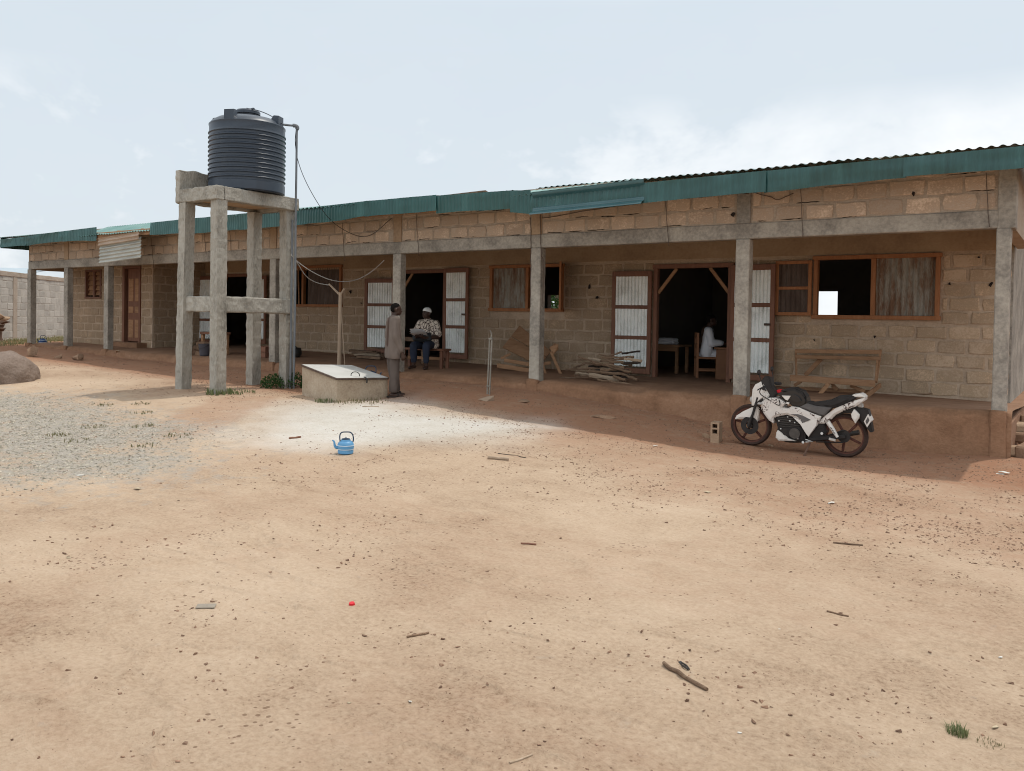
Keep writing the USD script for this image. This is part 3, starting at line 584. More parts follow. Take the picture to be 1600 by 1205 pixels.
# ------------------------------------------------------------------ roof, eaves
EY, EZ = 10.95, 3.66                   # the eave line
roof = obj('roof', trimesh.util.concatenate([bx(XL, XR, 11.6, 11.68, 3.5, 3.62), bx(XL, XR, 14.6, 14.68, 3.82, 3.92)]), M['wood_old'], bld)
RX0, RX1 = -25.62, -.52
def slope_sheet(x0, x1, y0, z0, y1, z1, seed):
    L_ = math.hypot(y1 - y0, z1 - z0)
    s_ = sheet(x1 - x0, L_, .115, .012, .002, 'sine', 8, 4, seed=seed, dent=.006)
    a = math.atan2(z1 - z0, y1 - y0)     # the sheet stands in x-z: lay it back
    return T(s_, (x0, y0, z0), rot('x', -(math.pi / 2 - a)))
SAG = ((-20.4, -17.3), (-13.0, -11.9), (-14.6, -13.75), (-7.3, -6.3))
nsh = 28; step = (RX1 - RX0) / nsh
for i in range(nsh):
    x0 = RX0 + i * step
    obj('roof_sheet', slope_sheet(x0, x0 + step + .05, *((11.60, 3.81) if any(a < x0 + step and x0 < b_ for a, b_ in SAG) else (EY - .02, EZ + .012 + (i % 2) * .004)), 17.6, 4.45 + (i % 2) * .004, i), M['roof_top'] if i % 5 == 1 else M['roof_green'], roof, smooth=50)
    obj('roof_sheet', T(slope_sheet(x0, x0 + step + .05, 0, 4.45 + (i % 2) * .004, 6.2, 3.66, 30 + i), (0, 17.6, 0)), M['roof_green'], roof, smooth=50)
# fascia sheets: (x px from, to, bottom z from, to, top z)
fas = [(-25.5, -24.0, 3.40, 3.39, 3.62, 3.64), (-24.0, -22.2, 3.39, 3.42, 3.64, 3.69), (-22.2, -20.35, 3.42, 3.38, 3.69, 3.72), (-17.95, -16.4, 3.41, 3.38, 3.70, 3.71), (-16.4, -14.7, 3.38, 3.37, 3.71, 3.71),
       (-14.7, -12.9, 3.37, 3.38, 3.71, 3.71), (-12.9, -11.0, 3.38, 3.44, 3.70, 3.73), (-11.0, -9.3, 3.44, 3.43, 3.73, 3.72), (-9.3, -7.72, 3.42, 3.39, 3.71, 3.68), (-7.72, -7.36, 3.32, 3.27, 3.67, 3.66), (-7.36, -5.40, 3.28, 3.32, 3.62, 3.62),
       (-5.40, -3.6, 3.32, 3.35, 3.61, 3.63), (-3.6, -1.9, 3.35, 3.39, 3.63, 3.64), (-1.9, -.53, 3.39, 3.41, 3.64, 3.65)]
for i, (x0, x1, b0, b1, t0, t1) in enumerate(fas):
    Lf = x1 - x0 + .03
    def bend(p, b0=b0, b1=b1, t0=t0, t1=t1, Lf=Lf, i=i):
        u = p[..., 0] / Lf; v = p[..., 2]
        p = p.copy(); bot, top = b0 + (b1 - b0) * u, t0 + (t1 - t0) * u
        p[..., 2] = bot + (top - bot) * v + (fbm(np.stack([p[..., 0] * .9 + i * 5, v * 0, v * 0], -1), 3, 2) - .5) * .05 * (1 - v)
        p[..., 1] += (1 - v) * .02 * math.sin(i * 1.7)
        return p
    obj('fascia_sheet', T(sheet(Lf, 1.0, .076, .006, .0015, 'sine', 8, 8, bend, i, .016), (x0, EY - .035 - (i % 2) * .012, 0)), M['roof_green'], roof, smooth=50)
for s_, xx_ in ((-1, RX0 + .06), (1, RX1 - .02)):       # gable-end fascia, left and right
    obj('fascia_sheet', T(sheet(6.6, .30, .076, .006, .0015, 'sine', 6, 2), (xx_, EY, 3.38), rot('z', math.pi / 2)), M['roof_green'], roof, smooth=50)
# sagging eave where the fascia has gone: short sheets bent down over the edge, sunlit top face showing
def sag(x0, x1, z0, z1, yb, zb, m_, seed):
    x0, x1 = RX0 + math.floor((x0 - RX0) / step) * step - .03, RX0 + math.ceil((x1 - RX0) / step) * step + .03
    L_ = math.hypot(yb - EY + .05, zb - z0); sh = sheet(x1 - x0, L_, .115, .013, .002, 'sine', 8, 3, seed=seed, dent=.012)
    a = math.atan2(zb - z0, yb - EY + .05); obj('roof_sheet', T(sh, (x0, EY - .05, z0), rot('x', -(math.pi / 2 - a))), m_, roof, smooth=50)
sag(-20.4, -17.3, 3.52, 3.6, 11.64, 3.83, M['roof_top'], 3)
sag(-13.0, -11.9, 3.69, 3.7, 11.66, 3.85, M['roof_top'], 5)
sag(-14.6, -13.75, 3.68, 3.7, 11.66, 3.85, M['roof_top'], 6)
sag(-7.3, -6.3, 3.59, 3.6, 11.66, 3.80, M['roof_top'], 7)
# rafters under the eave
for i, x in enumerate(np.arange(XL + .3, XR, 1.05)):
    obj('rafter', beam_between((x, 11.02, 3.56), (x, 14.3, 3.90), .045, .09), M['wood_old'], roof)
obj('purlin', bx(RX0 + .1, RX1 - .1, EY + .005, EY + .05, 3.44, 3.58), M['wood_old'], roof)

# ------------------------------------------------------------------ doors
def door_leaf(x, w, z0, z1, ang, side, y=B, seed=0):
    """An opened leaf hinged at (x, y); side -1 lies to the left of its hinge. Frame, rails and three tin panels."""
    r = np.random.default_rng(seed)
    R_ = rot('z', -ang * (1 if side > 0 else -1)); st = .075; t = .045
    def put(m_): return T(m_, (x, y - .065, 0), R_ if side > 0 else R_ @ np.diag([-1, 1, 1]))
    def fix(m_):
        if side < 0: m_.invert()
        return m_
    fr = [bx(0, st, -t, 0, z0, z1, .004), bx(w - st, w, -t, 0, z0, z1, .004), bx(st, w - st, -t, -.003, z1 - .1, z1, .004), bx(st, w - st, -t, -.003, z0, z0 + .1, .004)]
    leaf = obj('door_leaf', fix(put(trimesh.util.concatenate(fr))), M['wood_red'], bld)
    zs = np.linspace(z0 + .1, z1 - .1, 4)
    for i in (1, 2): obj('rail', fix(put(bx(st, w - st, -t + .002, -.002, zs[i] - .035, zs[i] + .035, .004))), M['wood_red'], leaf)
    for i in range(3):
        p = sheet(w - 2 * st, zs[i + 1] - zs[i] - (.07 if i < 2 else .035) , 0.068, .017, .0012, 'trap', 16, 7, seed=seed * 5 + i, dent=.012)
        obj('tin_panel', fix(put(T(p, (st, -.019, zs[i] + .035)))), M['tin'], leaf, smooth=40)
    if side > 0: obj('door_bolt', fix(put(bx(w - st - .09, w - st + .02, -t - .02, -t, z0 + .95, z0 + .99, .004))), M['tin_dark'], leaf)
    return leaf
def door_frame(h, braces):
    x0, x1, z0, z1 = h; f = .07
    fr = obj('door_frame', [bx(x0 - .005, x0 + f, B - .045, B + .06, z0, z1 - f, .004), bx(x1 - f, x1 + .005, B - .045, B + .06, z0, z1 - f, .004), bx(x0 - .03, x1 + .03, B - .05, B + .06, z1 - f, z1 + .01, .004)], M['wood_red'], bld)
    for s in braces:
        a = (x0 + f, B + .02, z1 - .52) if s < 0 else (x1 - f, B + .02, z1 - .52); b_ = (x0 + f + .36, B + .02, z1 - f) if s < 0 else (x1 - f - .36, B + .02, z1 - f)
        obj('brace', beam_between(a, b_, .03, .06), M['wood_old'], fr)
door_frame(door1, (-1, 1)); door_frame(door2, (-1,)); door_frame(door3, (-1,))
door_leaf(-6.72, .80, .62, 2.55, .06, -1, seed=1); door_leaf(-5.19, .80, .62, 2.62, .10, 1, seed=2)
door_leaf(-13.22, .82, .76, 2.50, .20, -1, seed=3); door_leaf(-11.73, .72, .72, 2.70, .07, 1, seed=4)
door_leaf(-20.06, .86, .78, 2.66, .10, -1, seed=5); door_leaf(-18.34, .62, .84, 2.64, .12, 1, seed=6)
# ------------------------------------------------------------------ windows
def window(h, mull, closed, panel='tin_old'):
    x0, x1, z0, z1 = h; f = .065
    w = obj('window', [bx(x0, x0 + f, B - .05, B + .07, z0 + f, z1 - f, .004), bx(x1 - f, x1, B - .05, B + .07, z0 + f, z1 - f, .004), bx(x0 - .02, x1 + .02, B - .055, B + .07, z1 - f, z1, .004), bx(x0 - .02, x1 + .02, B - .065, B + .07, z0, z0 + f, .004)], M['wood_orange'], bld)
    obj('mullion', bx(mull - .035, mull + .035, B - .045, B + .05, z0 + f, z1 - f, .004), M['wood_orange'], w)
    for a, b_ in closed:
        p = sheet(b_ - a, z1 - z0 - 2 * f, .082, .009, .0015, 'sine', 8, 3, dent=.006, seed=int(abs(a) * 10))
        obj('shutter_sheet', T(p, (a, B + .005, z0 + f)), M[panel], w, smooth=50)
    return w
w1 = window(win1, -2.87, [(-2.83, -1.985)])
w2 = window(win2, -9.56, [(-10.45, -9.6)])
w3 = window(win3, -16.45, [(-16.3, -15.12)], 'tin_dark')
obj('prop_stick', tube([(-16.55, B - .06, 1.86), (-16.62, B - .04, 2.82)], .02), M['wood_old'], w3)
def shutter(parent, hinge, w, z0, z1, ang, mid=True):
    """An opened sash: a wood frame with a mid rail over a dark tin sheet; swings from its hinge by ang (0 = towards +x)."""
    f = .055; R_ = rot('z', ang); hx, hy = hinge
    sh = obj('shutter', T(trimesh.util.concatenate([bx(0, f, -.04, 0, z0, z1, .004), bx(w - f, w, -.04, 0, z0, z1, .004), bx(f, w - f, -.04, -.002, z1 - f, z1, .004), bx(f, w - f, -.04, -.002, z0, z0 + f, .004)] + ([bx(f, w - f, -.04, -.002, (z0 + z1) / 2 - .025, (z0 + z1) / 2 + .025, .004)] if mid else [])), (hx, hy, 0), R_), M['wood_orange'], bld)
    obj('tin_panel', T(sheet(w - 2 * f, z1 - z0 - 2 * f, .082, .008, .0015, 'sine', 8, 2), (hx, hy, 0), R_).apply_translation(R_ @ [f, -.018, z0 + f]), M['tin_dark'], sh, smooth=50)
shutter(w1, (-4.42, B - .05), .60, 1.75, 2.67, 0)
shutter(w2, (-8.72, B - .055), .62, 1.80, 2.74, -1.02, False)
# louvre window and panel door of the store room
lx0, lx1, lz0, lz1 = wl_h
lw = obj('louvre_window', [bx(lx0 - .05, lx0 + .02, RY - .02, RY + .1, lz0, lz1), bx(lx1 - .02, lx1 + .05, RY - .02, RY + .1, lz0, lz1), bx(lx0 - .05, lx1 + .05, RY - .02, RY + .1, lz1, lz1 + .05), bx(lx0 - .05, lx1 + .05, RY - .03, RY + .1, lz0 - .05, lz0), bx((lx0 + lx1) / 2 - .04, (lx0 + lx1) / 2 + .04, RY + .01, RY + .1, lz0, lz1)], M['wood_red'], bld)
for a, b_ in ((lx0 + .02, (lx0 + lx1) / 2 - .04), ((lx0 + lx1) / 2 + .04, lx1 - .02)):
    for z in np.arange(lz0 + .05, lz1 - .02, .145):
        obj('louvre', T(bx(a, b_, -.004, .004, 0, .15, .001), (0, RY + .045, z), rot('x', -.35)), M['wood_old'], lw)
dx0, dx1, dz0, dz1 = dl_h; fz = float(floor_z((dx0 + dx1) / 2, RY)) + .12
pf = obj('door_frame', [bx(dx0 - .06, dx0 + .05, RY - .02, RY + .12, fz, dz1), bx(dx1 - .04, dx1 + .04, RY - .02, RY + .12, fz, dz1), bx(dx0 - .06, dx1 + .04, RY - .02, RY + .12, dz1, dz1 + .06)], M['wood_red'], bld)
dl_ = obj('door_leaf', bx(dx0 + .12, dx1 - .04, RY + .05, RY + .09, fz + .02, dz1, .004), M['wood_red'], bld, label='closed brown wooden panel door')
for a, b_ in ((.12, .62), (.80, .98), (1.12, 1.75)):
    for c in (0, 1):
        wdt = (dx1 - .04 - dx0 - .12) / 2; xa = dx0 + .12 + c * wdt + .05
        obj('door_panel', bx(xa, xa + wdt - .09, RY + .038, RY + .055, fz + a, fz + b_, .008), M['wood_old'], dl_)
obj('doorstep', rough(bx(dx0 - .3, dx1 + .35, RY - .3, RY + .1, .5, fz, .02), .012, 6, 2, .15), M['platform'], bld, smooth=40)
# cracks and hanging wires down the front
for i, (xp, y0, y1) in enumerate([(236, 372, 418), (318, 350, 398), (358, 345, 392), (535, 348, 408), (650, 335, 400), (1041, 310, 385), (1251, 290, 371), (1541, 270, 355)]):
    a, b_ = on_y(xp, y0, D - .02), on_y(xp + 4, y1, D - .02); n_ = 9; t_ = np.linspace(0, 1, n_)[:, None]
    pts = a + (b_ - a) * t_; pts[:, 0] += np.cumsum(rng.normal(0, .004, n_)); pts[:, 1] = D - .022
    obj('hanging_wire', tube(pts, .0045, 5), M['tin_dark'], bld)
cp = []
for i, (pts) in enumerate([[(829, 340), (829, 480)], [(844, 335), (845, 400), (849, 404), (848, 480)], [(1176, 300), (1215, 313), (1240, 302)], [(848, 341), (900, 332), (960, 322), (1040, 312), (1130, 300), (1170, 303)]]):
    p3 = np.array([on_y(x, y, D - .02) for x, y in pts]); p3 = np.array([p3[0] + (p3[-1] - p3[0]) * 0 + np.array([np.interp(t, np.linspace(0, 1, len(p3)), p3[:, k]) for k in range(3)]) - p3[0] for t in np.linspace(0, 1, 14)])
    p3[1:-1] += rng.normal(0, .006, (12, 3)) * [1, 0, 1]; p3[:, 1] = D - .019
    obj('wall_crack', tube(p3, .0055, 5), M['tin_dark'], bld)
# small putlog holes left in the walls
for i, (xp, yp, Y, s_) in enumerate([(1548, 444, B - .01, .045), (1483, 444, B - .012, .035), (1530, 402, B - .012, .028), (922, 449, B - .012, .05), (933, 466, B - .012, .035), (548, 456, B - .012, .05), (565, 474, B - .012, .045), (1272, 531, B - .012, .035), (1367, 527, B - .012, .03), (1145, 335, D - .014, .05), (1428, 303, D - .014, .03)]):
    c = on_y(xp, yp, Y); obj('putlog_hole', T(hull(np.c_[rng.normal(size=(12, 2)) * .45, np.zeros((12, 1))][:, [0, 2, 1]] * s_ + np.r_[np.zeros((11, 3)), [[0, .004, 0]]]), (c[0], Y - .009, c[2])), M['hole'], bld)
# ------------------------------------------------------------------ water tower and tank
TX0, TX1, TY0, TY1 = -12.97, -11.82, 8.34, 10.06
tw = thing('water_tower', 'grey concrete water tower stand on four slanting legs carrying the black tank', 'water tower')
legs = [((-12.86, 8.45), (-12.78, 8.44)), ((-11.95, 8.50), (-11.93, 8.47)), ((-12.02, 10.0), (-11.97, 9.93)), ((-12.84, 9.90), (-12.80, 9.86))]
for i, ((x0, y0), (x1, y1)) in enumerate(legs):
    zb = gz(x0, y0) - .2
    w = .095
    lm = loft([[(x0 - w, y0 - w, zb), (x0 + w, y0 - w, zb), (x0 + w, y0 + w, zb), (x0 - w, y0 + w, zb)], [(x1 - w, y1 - w, 3.5), (x1 + w, y1 - w, 3.5), (x1 + w, y1 + w, 3.5), (x1 - w, y1 + w, 3.5)]])
    obj('leg', rough(lm, .014, 12, 60 + i, .06), M['tower_concrete'], tw)
def tc(name, m_, s, amp=.016, f=11): return obj(name, rough(m_, amp, f, s, .06), M['tower_concrete'], tw)
tc('top_beam', bx(TX0, TX1, TY0, TY0 + .16, 3.5, 3.73, .012), 1); tc('top_beam', bx(TX1 - .16, TX1 + .002, TY0 + .17, TY1 + .02, 3.5, 3.725, .012), 2)
tc('top_beam', bx(TX0 + .1, TX1 - .17, TY1 - .15, TY1, 3.5, 3.72, .012), 3)
tc('upstand', bx(TX0 - .012, TX0 + .13, TY0 - .004, TY1 - .1, 3.51, 4.07, .012), 4, .03, 5)
obj('slab', rough(bx(TX0 + .135, TX1 - .17, TY0 + .165, TY1 - .16, 3.56, 3.70), .006, 5, 5, .1), M['formwork'], tw)
tc('tie_beam', bx(-12.8, -11.9, 8.40, 8.53, 1.64, 1.90, .015), 6, .016); tc('tie_beam', bx(-12.0, -11.86, 8.55, 9.98, 1.63, 1.90, .02), 7, .03, 6)
# tank: lateral centre worked out from the photograph
c0 = np.array([-12.32, 9.31]); tr = .645
tcx, tcy = c0 + .005 * np.array([.596, .803])
tank = thing('water_tank', 'black ribbed plastic water tank standing on the concrete tower', 'water tank', (tcx, tcy, 3.735))
tr *= 1.015
prof = [(.0, 0), (tr - .03, 0), (tr - .005, .02), (tr - .004, .10), (tr - .004, .165)]
z = .175
for i in range(11):
    prof += [(tr - .014, z), (tr - .014, z + .035), (tr + .004, z + .049), (tr + .004, z + .06)]; z += .0795
prof += [(tr - .012, z + .01), (tr - .012, z + .10), (tr - .004, z + .115), (tr - .004, z + .135), (tr - .02, z + .15), (tr - .05, z + .19), (tr - .14, z + .245), (tr - .30, z + .285), (.21, z + .30), (.0, z + .30)]
zt = z + .30
obj('shell', lathe(prof, 72, caps=False), M['tank'], tank, smooth=35)
obj('lid', lathe([(0, zt + .0), (.19, zt), (.19, zt + .05), (.215, zt + .055), (.215, zt + .10), (.19, zt + .125), (0, zt + .135)], 32, caps=False), M['tank'], tank, smooth=35)
for k, a in enumerate((-2.75, -1.15, .42, 1.95)):
    lug = hull([(tr - .24, -.06, zt - .12), (tr - .24, .06, zt - .12), (tr - .02, -.09, zt - .22), (tr - .02, .09, zt - .22), (tr - .02, -.09, zt + .0), (tr - .02, .09, zt), (tr - .12, -.075, zt + .015), (tr - .12, .075, zt + .015)])
    obj('lug', T(lug, (0, 0, 0), rot('z', a)), M['tank'], tank)
obj('lid_grip', [T(bx(-.04, .04, -.02, .02, zt + .13, zt + .17, .008), (.1 * math.cos(a), .1 * math.sin(a), 0)) for a in (0.3, 2.4)][0], M['tank'], tank)
obj('vent', tube(smooth_path([(-.33, -.2, zt - .04), (-.33, -.2, zt + .06), (-.30, -.18, zt + .09), (-.27, -.16, zt + .05)], 10), .028, 8), M['tank'], tank)
obj('strap', tube(smooth_path([(.12, -.12, zt + .13), (.38, .1, zt + .05), (.60, .30, zt - .13)], 10), .008, 5), M['tank'], tank)
px_ = TX1 + .035; pyb = 9.97
pipe = thing('water_pipe', 'thin grey water pipe rising beside the tower to the tank', 'pipe', (px_, pyb, gz(px_, pyb) - .05))
zp = 4.97 - (gz(px_, pyb) - .05)
obj('riser', tube([(0, 0, 0), (.008, 0, 1.6), (-.004, 0, 3.2), (0, 0, zp)], .019, 10), M['pvc'], pipe)
obj('elbow', tube(smooth_path([(0, 0, zp - .02), (0, 0, zp + .03), (-.01, -.02, zp + .04), (-.04, -.06, zp + .04)], 8), .034, 10), M['pvc'], pipe)
obj('inlet', tube([(-.03, -.05, zp + .04), (-.16, -.22, zp + .045)], .02, 8), M['pvc'], pipe)
obj('waste_pipe', tube([(-.055, -.03, 0), (-.06, -.03, 1.5), (-.055, -.03, 3.1)], .018, 8), M['pvc'], pipe)
# ------------------------------------------------------------------ concrete cistern with a metal lid
P0, P1, P2 = np.array([-10.76, 9.28]), np.array([-9.66, 9.03]), np.array([-9.45, 9.95]); P3 = P0 + P2 - P1
zt4 = [.755, .60, .575, .72]; cor = [P0, P1, P2, P3]
cis = thing('concrete_cistern', 'low concrete cistern box under a tilted pale metal lid', 'cistern')
ctr = (P0 + P2) / 2
lo = [(*p, gz(*p) - .1) for p in cor]; hi = [(*p, z) for p, z in zip(cor, zt4)]
obj('box', rough(loft([lo, hi]), .012, 5, 3, .08), M['cistern'], cis, smooth=30)
lid = [(*(ctr + (p - ctr) * 1.01), z + .022) for p, z in zip(cor, zt4)]
obj('lid', loft([lid, [(a, b, c + .012) for a, b, c in lid]]), M['lid_metal'], cis)
rim = [beam_between(np.array(lid[i]) + [0, 0, -.006], np.array(lid[(i + 1) % 4]) + [0, 0, -.006], .035, .03) for i in range(4)]
obj('lid_rim', rim, M['tin_dark'], cis)
la, lb = np.array(lid[1]), np.array(lid[2]); mid = la + (lb - la) * .42 + np.array([-.12, .03, .03])
obj('handle', tube(smooth_path([mid + [-.06, -.03, 0], mid + [-.05, -.02, .05], mid + [.05, .02, .055], mid + [.07, .03, 0]], 12), .007, 6), M['black_metal'], cis)
mh = la + (lb - la) * .55 + np.array([.02, -.01, -.02])
obj('hasp', tube(smooth_path([mh + [-.05, .0, .03], mh + [.01, 0, .02], mh + [.015, 0, -.05]], 8), .012, 6), M['black_metal'], cis)
# ------------------------------------------------------------------ post with forked top, wires, standpipe
pb = on_y(530, 568, 11.15); zb = gz(pb[0], 11.15)
zt_ = on_y(532, 457, 11.15)
pole = thing('wooden_pole', 'bare wooden pole with a forked top carrying wires, behind the cistern', 'pole', (pb[0], 11.15, zb - .1))
zt_l = zt_[2] - zb + .1; off = zt_[0] - pb[0]
obj('shaft', rough(tube([(0, 0, 0), (off * .4, 0, zt_l * .5), (off, 0, zt_l)], [.045, .04, .034], 9), .004, 8, 2), M['pole_wood'], pole, smooth=40)
f1, f2 = on_y(514, 444, 11.15) - [pb[0], 11.15, zb - .1], on_y(538, 451, 11.15) - [pb[0], 11.15, zb - .1]
obj('fork', tube([(off, 0, zt_l - .06), f1], [.024, .017], 7), M['pole_wood'], pole); obj('fork', tube([(off, 0, zt_l - .06), f2], [.02, .018], 7), M['pole_wood'], pole)
obj('stay', tube([(off, .01, zt_l - .15), np.array([.16, .02, .1])], .01, 6), M['pole_wood'], pole)
def wire(name, label, pts, r=.007, m_='wire', group=None):
    o = obj(name, tube(smooth_path(pts, 40), r, 6), M[m_], label=label, cat='wire', group=group); return o
ptop = np.array([px_ - .02, pyb, 4.95]); fork = f1 + [pb[0], 11.15, zb - .1]
wire('electric_wire', 'thin dark wire sagging from the tank pipe to the front wall', [ptop, on_y(470, 265, 10.1), on_y(495, 315, 10.5), on_y(535, 358, 11.2), on_y(560, 369, D - .03), on_y(582, 366, D - .03), on_y(612, 341, D - .035)], .006, 'black_metal')
wa = on_x(455, 397, px_)
wire('electric_wire', 'upper of two pale wires between tower and verandah', [wa, on_y(480, 420, 10.5), on_y(515, 437, 11.0), on_y(560, 436, 11.8), on_y(600, 407, D + .1)], .008)
wire('electric_wire', 'lower pale wire sagging from tower to forked pole', [wa + [0, 0, -.02], on_y(470, 420, 10.3), on_y(485, 437, 10.7), fork + [.03, 0, -.02]], .008)
sb = on_ground(763, 616); sp = thing('standpipe', 'twin rusty standpipe rising from the yard before the verandah', 'standpipe', (sb[0], sb[1], sb[2] - .05))
dxp = on_y(767, 527, sb[1]) - sb
for o_ in (-.022, .022): obj('upright', tube([(o_, 0, 0), (dxp[0] + o_, 0, dxp[2] + .03)], .014, 7), M['rust_pipe'], sp)
obj('coupling', tube([(dxp[0] - .035, 0, dxp[2] + .02), (dxp[0] + .035, 0, dxp[2] + .02)], .022, 8), M['rust_pipe'], sp)
obj('tap', tube(smooth_path([(dxp[0], 0, dxp[2] + .03), (dxp[0] + .005, 0, dxp[2] + .12), (dxp[0] - .01, -.02, dxp[2] + .16)], 8), .012, 7), M['rust_pipe'], sp)
obj('coupling', tube([(-.03, 0, .18), (.035, 0, .18)], .02, 8), M['rust_pipe'], sp)
# ------------------------------------------------------------------ loose sheets on and off the eave
ga, gb = on_y(828, 321, 10.80), on_y(1003, 302, 10.80)
def sheet_obj(name, label, L, H, pitch, amp, m_, loc, R, rows=3, dent=.006, seed=0, bend=None):
    o = obj(name, T(sheet(L, H, pitch, amp, .0015, 'sine', 8, rows, bend, seed, dent), loc, R), M[m_], smooth=50, label=label, cat='roofing sheet'); return o
# a green sheet come loose, lying lengthwise along the eave with its ribs level
Lg = np.linalg.norm(gb - ga); dv = (gb - ga) / Lg
def curl(p):
    p = p.copy(); v = p[..., 0] / .37; p[..., 1] += -.13 * np.sin(v * 3.0); return p
ls = sheet(.37, Lg, .1, .013, .0015, 'sine', 10, 5, curl, 3, .008)
# local: x across ribs (up), z along ribs (along the eave)
upv = np.array([0, .12, 1.0]); upv -= dv * (upv @ dv); upv /= np.linalg.norm(upv); nn = np.cross(dv, upv)
obj('loose_green_sheet', T(ls, ga + np.array([0, -.02, -.15]), np.stack([upv, nn, dv], 1)), M['roof_loose'], smooth=50, label='dark green corrugated sheet come loose and lying along the eave', cat='roofing sheet')
z0 = on_y(155, 412, 10.86); z1 = on_y(220, 403, 10.86)
Lz = np.linalg.norm(z1 - z0); dz_ = (z1 - z0) / Lz
zs = sheet(.50, Lz, .085, .012, .0015, 'sine', 10, 4, None, 5, .01); zu = sheet(.19, Lz - .04, .085, .012, .0015, 'sine', 10, 4, None, 6, .02)
u1 = np.array([0, .03, 1.0]); u1 -= dz_ * (u1 @ dz_); u1 /= np.linalg.norm(u1)
obj('hanging_grey_sheet', T(zs, z0, np.stack([u1, np.cross(dz_, u1), dz_], 1)), M['zinc'], smooth=50, label='grey corrugated sheet hanging over the gap in the left eave', cat='roofing sheet')
obj('hanging_grey_sheet', T(zu, z0 + u1 * .40 + np.array([0, -.035, .03]), np.stack([u1, np.cross(dz_, u1), dz_], 1)), M['zinc_brown'], smooth=50, label='narrow browned sheet lapped over the top of the hanging grey sheet', cat='roofing sheet')
ta, tb = on_y(640, 313, 13.6), on_y(690, 306, 13.6); 
obj('roof_board', beam_between(on_y(600, 318, 13.2), on_y(690, 308, 13.6), .35, .03), M['wood_grey'], label='grey board lying on the roof, lower of two', cat='board')
obj('roof_board', beam_between(on_y(690, 309, 13.4), on_y(762, 300.5, 13.8), .35, .035), M['wood_grey'], label='grey board lying on the roof, higher of two', cat='board')
# ------------------------------------------------------------------ motorcycle
BY = 10.55
zf, zr = gz(-3.57, BY), gz(-2.42, BY)
base = np.array([-3.0, BY, (zf + zr) / 2])
bike = thing('motorcycle', 'white and black motorcycle with dark flecks parked on its side stand before the verandah', 'motorcycle', base, 0, None, .045)
def b1(u, v, Y=BY): return on_y(1100 + u / 5.3333, 560 + v / 5.3333, Y) - base
def b2(u, v, Y=BY): return on_y(1160 + u / 7.2727, 580 + v / 7.2727, Y) - base
def poly_of(pts, f, Y): return Polygon([(q[0], q[2]) for q in (f(u, v, Y) for u, v in pts)]).buffer(.006).buffer(-.004)
def panel(name, pts, w, m_, f=b2, bev=.012, y0=None, parent=None, near=None):
    """A body panel traced in side view on its near face, w wide, rounded off at both sides."""
    half = w / 2 if near is None else near
    po = poly_of(pts, f, BY - half)
    a, b_ = (-half, half) if y0 is None else y0
    ms = []
    for ins, t in ((0, 0.), (bev * .45, -bev * .55), (bev * 1.3, -bev)):
        pp = po.buffer(-ins, join_style=1)
        if pp.is_empty: continue
        for g in getattr(pp, 'geoms', [pp]): ms.append(plate(g, a + (bev + t if True else 0), b_ - (bev + t)))
    return obj(name, ms, M[m_], parent or bike, smooth=40)
WR = .268
def wheel(name, cx, cz, disc):
    w = obj(name, T(lathe([(WR - .044, -.034), (WR - .02, -.042), (WR - .006, -.028), (WR, -.01), (WR, .01), (WR - .006, .028), (WR - .02, .042), (WR - .044, .034)], 48, caps=False), (cx, 0, cz), rot('x', math.pi / 2)), M['tyre'], bike, smooth=50)
    obj('rim', T(lathe([(WR - .043, -.034), (WR - .06, -.03), (WR - .066, 0), (WR - .06, .03), (WR - .043, .034)], 48, caps=False), (cx, 0, cz), rot('x', math.pi / 2)), M['rim'], w, smooth=50)
    for k in range(5):
        a = k * 2 * math.pi / 5 + (.35 if disc else .75)
        p = np.array([cx + .03 * math.cos(a), 0, cz + .03 * math.sin(a)]); q_ = np.array([cx + (WR - .07) * math.cos(a + .07), 0, cz + (WR - .07) * math.sin(a + .07)])
        obj('spoke', beam_between(p, q_, .030, .024, .006, (0, 1, 0)), M['rim'], w)
    obj('hub', T(lathe([(0, -.07), (.032, -.07), (.045, -.03), (.045, .03), (.032, .07), (0, .07)], 20, caps=False), (cx, 0, cz), rot('x', math.pi / 2)), M['bike_black'], w, smooth=40)
    if disc: obj('brake_disc', T(lathe([(.05, .052), (.115, .052), (.115, .058), (.05, .058), (.05, .052)], 30, caps=False), (cx, 0, cz), rot('x', math.pi / 2)), M['bike_black'], w, smooth=30)
    else: obj('sprocket', T(lathe([(.0, .06), (.075, .06), (.078, .066), (0, .066)], 30, caps=False), (cx, 0, cz), rot('x', math.pi / 2)), M['bike_black'], w, smooth=30)
    return w
fc, rc = np.array([-3.57, BY, zf + WR]) - base, np.array([-2.41, BY, zr + WR]) - base
wheel('wheel', fc[0], fc[2], True); wheel('wheel', rc[0], rc[2], False)
head = b1(470, 330)
for s in (-.075, .075):
    obj('fork', tube([head + [0, s, .02], (head * .45 + fc * .55) + [0, s, 0], fc + [-.01, s, -.01]], [.016, .016, .024], 10), M['bike_black'], bike, smooth=40)
panel('front_fender', [(258, 505), (270, 478), (330, 440), (400, 408), (445, 398), (464, 420), (455, 470), (438, 542), (415, 508), (340, 502)], .12, 'bike_white', b1, .022)
cowl = panel('headlight_cowl', [(105, 385), (107, 300), (118, 205), (150, 150), (215, 116), (242, 150), (308, 268), (292, 300), (238, 330), (175, 390), (135, 395)], .17, 'bike_white', b2, .03)
obj('headlight', T(lathe([(0, .012), (.035, .006), (.045, -.01), (.045, -.05), (0, -.05)], 20, caps=False), b2(108, 320), rot('y', -math.pi / 2), (1, 1, 1)), M['lamp_glass'], cowl, smooth=40)
